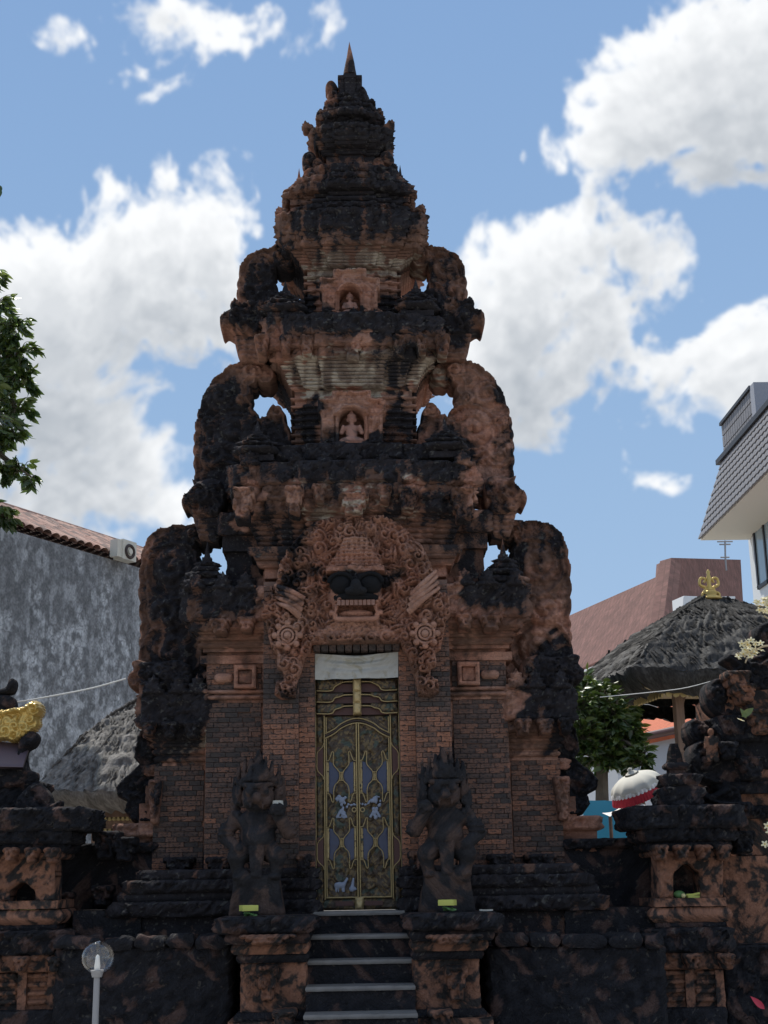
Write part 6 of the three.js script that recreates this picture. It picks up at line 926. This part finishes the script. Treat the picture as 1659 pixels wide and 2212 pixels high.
{ // white building with grey tiled mansard: its long side faces left and runs away from the camera
  const g = thing('white_building', 'white panelled building with grey tiled mansard roof at the right edge', 'building');
  const He = 8, ex = 7.85, far = -31 + 12, nearZ = -10;               // eave height above the eye, eave plane, far and near ends
  const E = At(1510, 1166, 4.02 * He), ye = E.y, x0 = E.x, zf = E.z, wallX = x0 + 1.15, topY = ye + 1.75, topX = x0 + .55;
  M.panelWhite = std({ map: tile((u, v, c) => { const t = lerp(.92, 1.06, tn(u, v, 7, 3, 4)); c[0] = .66 * t; c[1] = .69 * t; c[2] = .71 * t; }, [.2, .2]), roughness: .7 }); M.soffit = std({ color: new THREE.Color(.62, .60, .53), roughness: .85 }); M.greyTile = std({ map: tile((u, v, c) => { const t = lerp(.7, 1.3, tn(u, v, 20, 3, 4)); c[0] = .19 * t; c[1] = .185 * t; c[2] = .195 * t; }, [1, 1]), roughness: .6 }); M.darkMetal = std({ color: new THREE.Color(.03, .03, .035), roughness: .5, metalness: .3 });
  // wall: panels with open joints
  const wl = part('facade', g); mesh('wall_core', box(wallX + .05, wallX + 9, 0, ye + .4, zf + .3, nearZ), M.panelWhite, wl);
  const rowsY = [0, 2.2, 4.4, ye - 2.75, ye - 1.25, ye - .02], colZ = [0, 3.2, 6.4, 9.6, 12.8].map(d => zf + .3 + d);
  const win = { y0: ye - 2.35, y1: ye - .55 };
  for (let j = 0; j < rowsY.length - 1; j++) for (let i = 0; i < colZ.length - 1; i++) mesh('wall_panel', box(wallX, wallX + .04, rowsY[j] + .012, rowsY[j + 1] - .012, colZ[i] + .012, colZ[i + 1] - .012), M.panelWhite, wl);
  mesh('end_wall', box(wallX + .05, wallX + 9, 0, ye + .4, zf - .1, zf + .28), M.panelWhite, wl);
  const wn = part('window', g), wz = P(1632, 1160, 0); { const d = ray(1633, 1190), t = (wallX - camera.position.x) / d.x, c = d.multiplyScalar(t).add(camera.position), w0 = c.z, h = .92; mesh('frame', [box(wallX - .05, wallX + .02, c.y - h, c.y - h + .08, w0, w0 + 2.6), box(wallX - .05, wallX + .02, c.y + h - .08, c.y + h, w0, w0 + 2.6), box(wallX - .05, wallX + .02, c.y - h, c.y + h, w0, w0 + .1), box(wallX - .05, wallX + .02, c.y - h, c.y + h, w0 + .75, w0 + .84), box(wallX - .05, wallX + .02, c.y - h, c.y + h, w0 + 2.5, w0 + 2.6)], M.darkMetal, wn); mesh('pane', box(wallX - .02, wallX + .004, c.y - h + .06, c.y + h - .06, w0 + .08, w0 + .77), M.pane, wn); mesh('pane', box(wallX - .022, wallX + .005, c.y - h + .06, c.y + h - .06, w0 + .83, w0 + 2.52), M.pane, wn); }
  mesh('soffit', box(x0 + .03, wallX + .1, ye - .02, ye + .1, zf + .02, nearZ), M.soffit, g);
  // mansard: overlapping courses of tiles, each course one strip with its tiles' butts showing
  const rf = part('roof', g); const N = 9, Z = [zf, nearZ], tileW = .26;
  mesh('roof_core', (() => { const q = geom([x0 + .06, ye + .05, zf + .05, x0 + .06, ye + .05, nearZ, topX + .08, topY, nearZ, topX + .08, topY, zf + .6, x0 + 5, ye + .05, zf + .05, x0 + 5, ye + .05, nearZ, x0 + 5, topY, nearZ, x0 + 5, topY, zf + .6], [0, 1, 2, 0, 2, 3, 4, 6, 5, 4, 7, 6, 3, 2, 6, 3, 6, 7, 0, 4, 5, 0, 5, 1, 0, 3, 7, 0, 7, 4, 1, 5, 6, 1, 6, 2]); return uvBox(q.toNonIndexed()); })(), M.greyTile, rf);
  for (let k = 0; k < N; k++) {
    const t0 = k / N, t1 = (k + 1) / N, L = []; const zs = zf + .05 + .55 * t0;
    for (let z = zs; z < nearZ; z += tileW) { const ya = lerp(ye, topY, t0), yb = lerp(ye, topY, t1) + .03, xa = lerp(x0, topX, t0) - .045, xb = lerp(x0, topX, t1), e = tileW - .012, hw = .02; L.push(geom([xa, ya, z, xa - .012, ya - .03, z + e / 2, xa, ya, z + e, xb, yb, z + e, xb - .012, yb, z + e / 2, xb, yb, z, xa + .06, ya, z, xa + .06, ya, z + e], [0, 1, 4, 0, 4, 5, 1, 2, 3, 1, 3, 4, 0, 6, 1, 6, 7, 1, 7, 2, 1])); }
    mesh('tile_course', L.map(q => uvBox(q.toNonIndexed())), M.greyTile, rf);
  }
  mesh('ridge_flashing', box(topX - .1, topX + .3, topY - .02, topY + .1, zf + .35, nearZ), M.darkMetal, rf);
  // set-back attic clad in grey tiles above the mansard, with a grey end post and a rail
  const at = part('attic', g), xa = topX + .42, onX = (px, py) => { const d = ray(px, py); return d.multiplyScalar((xa - camera.position.x) / d.x).add(camera.position); };
  const q0 = onX(1557, 923), q1 = onX(1623, 838), q2 = onX(1628, 908), q3 = onX(1565, 990), zb = (q0.z + q3.z) / 2, zn = (q1.z + q2.z) / 2, yt = (q0.y + q1.y) / 2, yb = topY - .1;
  mesh('attic_core', box(xa + .03, xa + .5, yb, yt, zb, zn), M.greyTile, at);
  for (let j = 0; j < 5; j++) for (let i = 0; i < 14; i++) { const w = (zn - zb) / 14, h = (yt - yb) / 5; mesh('cladding_tile', box(xa, xa + .028, yb + j * h + .015, yb + (j + 1) * h - .015, zb + i * w + .012, zb + (i + 1) * w - .012), M.greyTile, at); }
  mesh('end_post', box(xa - .03, xa + .55, yb, yt + .05, zn + .005, zn + .3), M.panelGrey = std({ color: new THREE.Color(.30, .31, .35), roughness: .6 }), at); mesh('top_flashing', box(xa - .05, xa + .52, yt + .002, yt + .08, zb, zn + .003), M.darkMetal, at);
  const rl = part('roof_rail', g), rp = onX(1636, 880); mesh('rail', box(xa + 1.2, xa + 1.26, rp.y, rp.y + .08, zn + .4, nearZ), M.panelGrey, rl); mesh('rail', box(xa + 1.2, xa + 1.26, rp.y - .5, rp.y - .42, zn + .4, nearZ), M.panelGrey, rl); for (let i = 0; i < 4; i++) mesh('rail_post', box(xa + 1.19, xa + 1.27, topY - .1, rp.y + .001, zn + .6 + i * 1.4, zn + .68 + i * 1.4), M.panelGrey, rl);
}
{ // orange tiled house seen under the pavilion
  const g = thing('orange_roofed_house', 'house with bright orange roof and pale wall seen through the pavilion', 'house'), o = std({ map: tile((u, v, c) => { const t = lerp(.8, 1.2, tn(u, v, 30, 3, 3)) * (v * 16 % 1 < .14 ? .72 : 1); c[0] = .52 * t; c[1] = .135 * t; c[2] = .06 * t; }, [.5, .5]), roughness: .85, bumpMap: GRIT, bumpScale: .02 });
  const b0 = At(1340, 1602, 26), b1 = At(1560, 1552, 23), t0 = At(1340, 1508, 30), t1 = At(1560, 1490, 27); mesh('roof', slabOf([b0, b1, t1, t0], .15), o, g);
  const w0 = At(1330, 1600, 26.3), w1 = At(1560, 1550, 23.3); mesh('wall', slabOf([w0, w1, V(w1.x, 0, w1.z), V(w0.x, 0, w0.z)], .2), M.wallGrey = std({ color: new THREE.Color(.52, .55, .60), roughness: .9, bumpMap: GRIT, bumpScale: .01 }), g);
  const e0 = At(1330, 1604, 25.8), e1 = At(1560, 1556, 22.9); mesh('gutter', tube([e0, e0.clone().lerp(e1, .5), e1], .07, 6), M.doorRed, g);
}
// ---------------------------------------------------------------- ceremonial umbrella, tarpaulin and awning in the court
{
  const z = -2.6, k = MPX(1690, z), a = P(1376, 1682, z), g = thing('ceremonial_umbrella', 'tilted white ceremonial umbrella with red fringe, right of the gate', 'umbrella', null, V(a.x, 0, z));
  M.silk = std({ color: new THREE.Color(.58, .56, .49), roughness: .75 }); M.redFringe = std({ color: new THREE.Color(.42, .022, .04), roughness: .8 }); M.whiteLace = std({ color: new THREE.Color(.75, .73, .70), roughness: .9 });
  const top = part('canopy', g), R = 60 * k, rows = 14, seg = 96, pos = [], idx = [];
  for (let j = 0; j <= rows; j++) for (let i = 0; i <= seg; i++) { const t = j / rows, th = i / seg * 6.2832, sc = 1 - .07 * Math.abs(Math.cos(th * 6)) * t, r = R * Math.sin(t * 1.45) / Math.sin(1.45) * sc; pos.push(r * Math.cos(th), R * .56 * Math.cos(t * 1.45), r * Math.sin(th)); }
  for (let j = 0; j < rows; j++) for (let i = 0; i < seg; i++) { const q = j * (seg + 1) + i; idx.push(q, q + 1, q + seg + 2, q, q + seg + 2, q + seg + 1); }
  const cloth = geom(pos, idx); mesh('silk', uvBox(cloth), M.silk, top);
  const skirt = (r0, r1, y0, y1, n, amp) => { const p = [], ix = [], s = 160; for (let j = 0; j <= 3; j++) for (let i = 0; i <= s; i++) { const t = j / 3, th = i / s * 6.2832, r = lerp(r0, r1, t) + amp * Math.sin(th * n) * t; p.push(r * Math.cos(th), lerp(y0, y1, t), r * Math.sin(th)); } for (let j = 0; j < 3; j++) for (let i = 0; i < s; i++) { const q = j * (s + 1) + i; ix.push(q, q + 1, q + s + 2, q, q + s + 2, q + s + 1); } return uvBox(geom(p, ix)); };
  mesh('lace_band', skirt(R * .93, R * 1.0, R * .12, R * -.02, 40, .012), M.whiteLace, top); mesh('red_fringe', skirt(R * .985, R * 1.06, R * .0, R * -.3, 60, .012), M.redFringe, top);
  mesh('knob', lathe([[.001, R * .8], [.03, R * .75], [.02, R * .68], [.06, R * .6], [.08, R * .56], [.001, R * .55]], 12), M.silk, top);
  top.position.y = a.y - .1; top.rotation.z = .38; top.rotation.x = .22;
  mesh('pole', tube([V(.0, a.y, 0), V(.25, a.y * .5, 0), V(.45, 0, 0)], .02, 6), M.oldWood, g);
  const tp = thing('blue_tarpaulin', 'bright blue tarpaulin hanging behind the gate corner', 'tarpaulin'), b = P(1322, 1780, -3.4), h = 2.4; const tg = new THREE.BoxGeometry(.62, h, .03, 8, 12, 1); mesh('sheet', uvBox(roughen(mover(tg, b.x, b.y + .16 - h / 2 + .1, -3.4), .02, 4)), std({ color: new THREE.Color(.04, .32, .50), roughness: .6 }), tp);
  const aw = thing('white_awning', 'white lace cloth awning under the ceremonial umbrella', 'awning'); const c0 = P(1300, 1756, -2.9), c1 = P(1362, 1722, -2.9), c2 = P(1400, 1740, -2.2), c3 = P(1318, 1764, -2.3), p2 = [], i2 = []; for (let j = 0; j <= 10; j++) for (let i = 0; i <= 16; i++) { const u = i / 16, v = j / 10, q = c0.clone().lerp(c1, u).lerp(c3.clone().lerp(c2, u), v); p2.push(q.x, q.y + .03 * Math.sin(u * 16) * v - .05 * Math.sin(Math.PI * u), q.z); } for (let j = 0; j < 10; j++) for (let i = 0; i < 16; i++) { const q = j * 17 + i; i2.push(q, q + 17, q + 1, q + 1, q + 17, q + 18); } mesh('sheet', uvBox(geom(p2, i2)), M.whiteLace, aw); for (const c of [c2, c3]) mesh('pole', tube([c, V(c.x, c.y / 2, c.z), V(c.x, 0, c.z)], .02, 5), M.oldWood, aw);
}
// ---------------------------------------------------------------- trees
const leafGeo = (() => { const n = 5, pos = [], idx = []; for (let i = 0; i <= n; i++) { const t = i / n, w = .5 * Math.sin(Math.PI * Math.pow(t, .8)) * .42, y = t, z = -.22 * t * t; pos.push(-w, y, z + w * .45, 0, y, z, w, y, z + w * .45); } for (let i = 0; i < n; i++) { const a = i * 3; idx.push(a, a + 1, a + 4, a, a + 4, a + 3, a + 1, a + 2, a + 5, a + 1, a + 5, a + 4); } return geom(pos, idx); })();
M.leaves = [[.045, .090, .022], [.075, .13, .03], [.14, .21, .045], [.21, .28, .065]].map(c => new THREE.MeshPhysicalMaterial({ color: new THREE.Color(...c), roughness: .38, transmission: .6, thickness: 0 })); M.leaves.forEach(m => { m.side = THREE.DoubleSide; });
M.bark = std({ map: tile((u, v, c) => { const n = fbm(u * 30, v * 8, 3, 4); c[0] = .15 * lerp(.5, 1.5, n); c[1] = .12 * lerp(.5, 1.5, n); c[2] = .09 * lerp(.5, 1.5, n); }, [1, 1], 256), bumpMap: GRIT, bumpScale: .02 });
function tree(name, label, category, trunk, clumps, leafSize, droop, seed, { singles = 0, dens = 1 } = {}) {
  const g = thing(name, label, category), r = rng(seed); mesh('trunk', tube(trunk.map(q => V(...q)), trunk[0][3] || .18, 9, .07), M.bark, g);
  const top = V(...trunk[trunk.length - 1]), br = [], B = M.leaves.map(() => []), one = []; const m4 = new THREE.Matrix4(), q4 = new THREE.Quaternion();
  for (const [cx, cy, cz, R, n] of clumps) {
    const c = V(cx, cy, cz), mid = top.clone().lerp(c, .5).add(V(0, .2, 0)); br.push(tube([top.clone().add(V(0, -.2, 0)), mid, c], .05, 5, .012));
    const twigs = Math.max(4, Math.round(n * dens / 7));
    for (let t = 0; t < twigs; t++) {
      const d = V(r() - .5, r() - .42, r() - .5).normalize(), e = c.clone().addScaledVector(d, R * Math.pow(r(), .45)), b = c.clone().lerp(e, .3); br.push(tube([b, b.clone().lerp(e, .5).add(V(0, .04, 0)), e], .008, 4, .003));
      for (let k = 0; k < 7; k++) {
        const p = b.clone().lerp(e, .45 + .55 * k / 6), out = V(d.x + (r() - .5) * 1.5, d.y * .4 - droop * lerp(.4, 1.3, r()), d.z + (r() - .5) * 1.5).normalize(), s = leafSize * lerp(.7, 1.25, r());
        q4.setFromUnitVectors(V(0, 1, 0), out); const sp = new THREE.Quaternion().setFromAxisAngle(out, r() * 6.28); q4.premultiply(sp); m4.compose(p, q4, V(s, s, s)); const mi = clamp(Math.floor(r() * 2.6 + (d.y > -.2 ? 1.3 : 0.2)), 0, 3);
        if (singles && one.length < singles && Math.pow(r(), 2) < .4) { one.push([m4.clone(), mi]); continue; }
        const L = leafGeo.clone().applyMatrix4(m4); B[mi].push(L);
      }
    }
  }
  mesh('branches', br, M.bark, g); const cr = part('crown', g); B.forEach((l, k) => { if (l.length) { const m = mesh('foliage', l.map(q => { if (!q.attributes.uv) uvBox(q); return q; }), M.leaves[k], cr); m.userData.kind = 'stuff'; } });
  for (const [m, k] of one) { const o = mesh('leaf', leafGeo, M.leaves[k], cr); m.decompose(o.position, o.quaternion, o.scale); }
  return g;
}
uvBox(leafGeo);
{ // left edge: a near tree whose drooping sprays hang into the picture
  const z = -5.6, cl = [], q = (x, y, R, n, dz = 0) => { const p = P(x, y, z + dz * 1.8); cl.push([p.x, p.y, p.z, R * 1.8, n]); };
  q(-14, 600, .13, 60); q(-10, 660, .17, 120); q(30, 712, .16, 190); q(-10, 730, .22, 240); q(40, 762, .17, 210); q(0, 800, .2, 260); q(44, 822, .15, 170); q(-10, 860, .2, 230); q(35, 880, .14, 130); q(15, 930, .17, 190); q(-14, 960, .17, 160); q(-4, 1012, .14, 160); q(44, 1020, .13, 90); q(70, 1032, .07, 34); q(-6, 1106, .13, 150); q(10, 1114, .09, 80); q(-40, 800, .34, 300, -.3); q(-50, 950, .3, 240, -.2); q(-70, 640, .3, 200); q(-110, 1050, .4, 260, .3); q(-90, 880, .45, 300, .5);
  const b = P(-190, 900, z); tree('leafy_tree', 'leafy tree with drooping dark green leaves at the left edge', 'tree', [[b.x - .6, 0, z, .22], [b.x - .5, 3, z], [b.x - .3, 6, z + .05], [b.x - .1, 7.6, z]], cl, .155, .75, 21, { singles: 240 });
  const s = P(0, 420, z); const lf = thing('leaf_sprig', 'single hanging leaf tip at the left edge high in the sky', 'leaf'); mesh('leaf', leafGeo.clone().scale(.13, .17, .13).rotateX(Math.PI).translate(s.x, s.y + .1, z), M.leaves[0], lf); mesh('leaf', leafGeo.clone().scale(.1, .11, .1).rotateX(Math.PI).rotateZ(.5).translate(s.x - .02, s.y + .15, z), M.leaves[0], lf); mesh('twig', tube([V(s.x, s.y + .1, z), V(s.x - .2, s.y + .2, z), V(s.x - 1, s.y + .1, z), V(s.x - 1.9, s.y - .6, z)], .012, 4), M.bark, lf);
}
{ // mango-like tree right of the gate
  const z = -5, cl = [], q = (x, y, R, n, dz = 0) => { const p = P(x, y, z + dz); cl.push([p.x, p.y, p.z, R, n]); };
  for (const [x, y, R, n] of [[1262, 1490, .28, 150], [1290, 1520, .34, 220], [1320, 1548, .32, 220], [1345, 1560, .26, 170], [1275, 1560, .36, 230], [1305, 1590, .36, 240], [1340, 1600, .3, 190], [1285, 1630, .34, 200], [1320, 1640, .28, 150], [1362, 1580, .16, 70], [1250, 1530, .3, 160], [1258, 1600, .3, 160]]) q(x, y, R, n, (x % 7 - 3) * .12);
  q(1388, 1632, .16, 70, .4); q(1380, 1650, .16, 60, .4);
  const b = P(1300, 1640, z); tree('broadleaf_tree', 'sunlit broadleaf tree between the gate and the right pavilion', 'tree', [[b.x, 0, z, .15], [b.x + .05, 1.2, z], [b.x - .03, 2.2, z], [b.x, 2.9, z]], cl, .125, .35, 5, { dens: 2.2 });
}
{ // frangipani branch by the right edge
  const z = .35, g = thing('frangipani_branch', 'frangipani branch with cream flowers above the right gate half', 'plant'), q = (x, y, dz = 0) => P(x, y, z + dz); M.flower = std({ color: new THREE.Color(.74, .66, .42), roughness: .7 }); M.flowerEye = std({ color: new THREE.Color(.62, .42, .06), roughness: .7 });
  mesh('branch', tube([q(1700, 1400), q(1650, 1396), q(1622, 1412), q(1604, 1416), q(1592, 1410)], .012, 6, .007), M.creamWood, g); mesh('branch', tube([q(1622, 1412), q(1614, 1422), q(1610, 1432)], .009, 5, .006), M.creamWood, g); mesh('branch', tube([q(1700, 1330), q(1670, 1340), q(1650, 1330)], .012, 6, .008), M.creamWood, g);
  const pet = new THREE.SphereGeometry(1, 8, 6).scale(.5, .16, 1).translate(0, 0, .9), r = rng(4);
  for (const [x, y, n, R] of [[1650, 1318, 11, .075], [1652, 1300, 6, .05], [1618, 1395, 7, .06], [1612, 1408, 6, .05], [1640, 1402, 4, .05], [1600, 1420, 3, .03], [1596, 1554, 1, .02], [1657, 1790, 2, .03], [1655, 1820, 2, .03]]) for (let i = 0; i < n; i++) { const p = q(x, y).add(V((r() - .5) * 2 * R, (r() - .5) * 2 * R, (r() - .5) * R)), f = part('flower', g); for (let k = 0; k < 5; k++) { const m = mesh('petal', pet, M.flower, f); m.scale.setScalar(.019); m.rotation.y = k * 1.2566; } const e = mesh('flower_centre', new THREE.SphereGeometry(.008, 6, 5), M.flowerEye, f); f.position.copy(p); f.rotation.set(r() * 1.4, r() * 3, r() * 1.2 - .4); }
  const lf = mesh('leaf', leafGeo.clone().scale(.14, .14, .1).rotateZ(-1).translate(...q(1602, 1548).toArray()), M.leaves[3], g); mesh('leaf', leafGeo.clone().scale(.1, .1, .1).rotateZ(.4).translate(...q(1612, 1552).toArray()), M.leaves[3], g);
  const rd = q(1652, 2180, .3); tag(mesh('red_leaf', leafGeo.clone().scale(.12, .14, .1).rotateZ(.8).translate(rd.x, rd.y, rd.z), std({ color: new THREE.Color(.5, .03, .06), roughness: .5, side: THREE.DoubleSide })), 'pinkish red leaf at the lower right edge', 'leaf');
}
renderer.render(scene, camera);
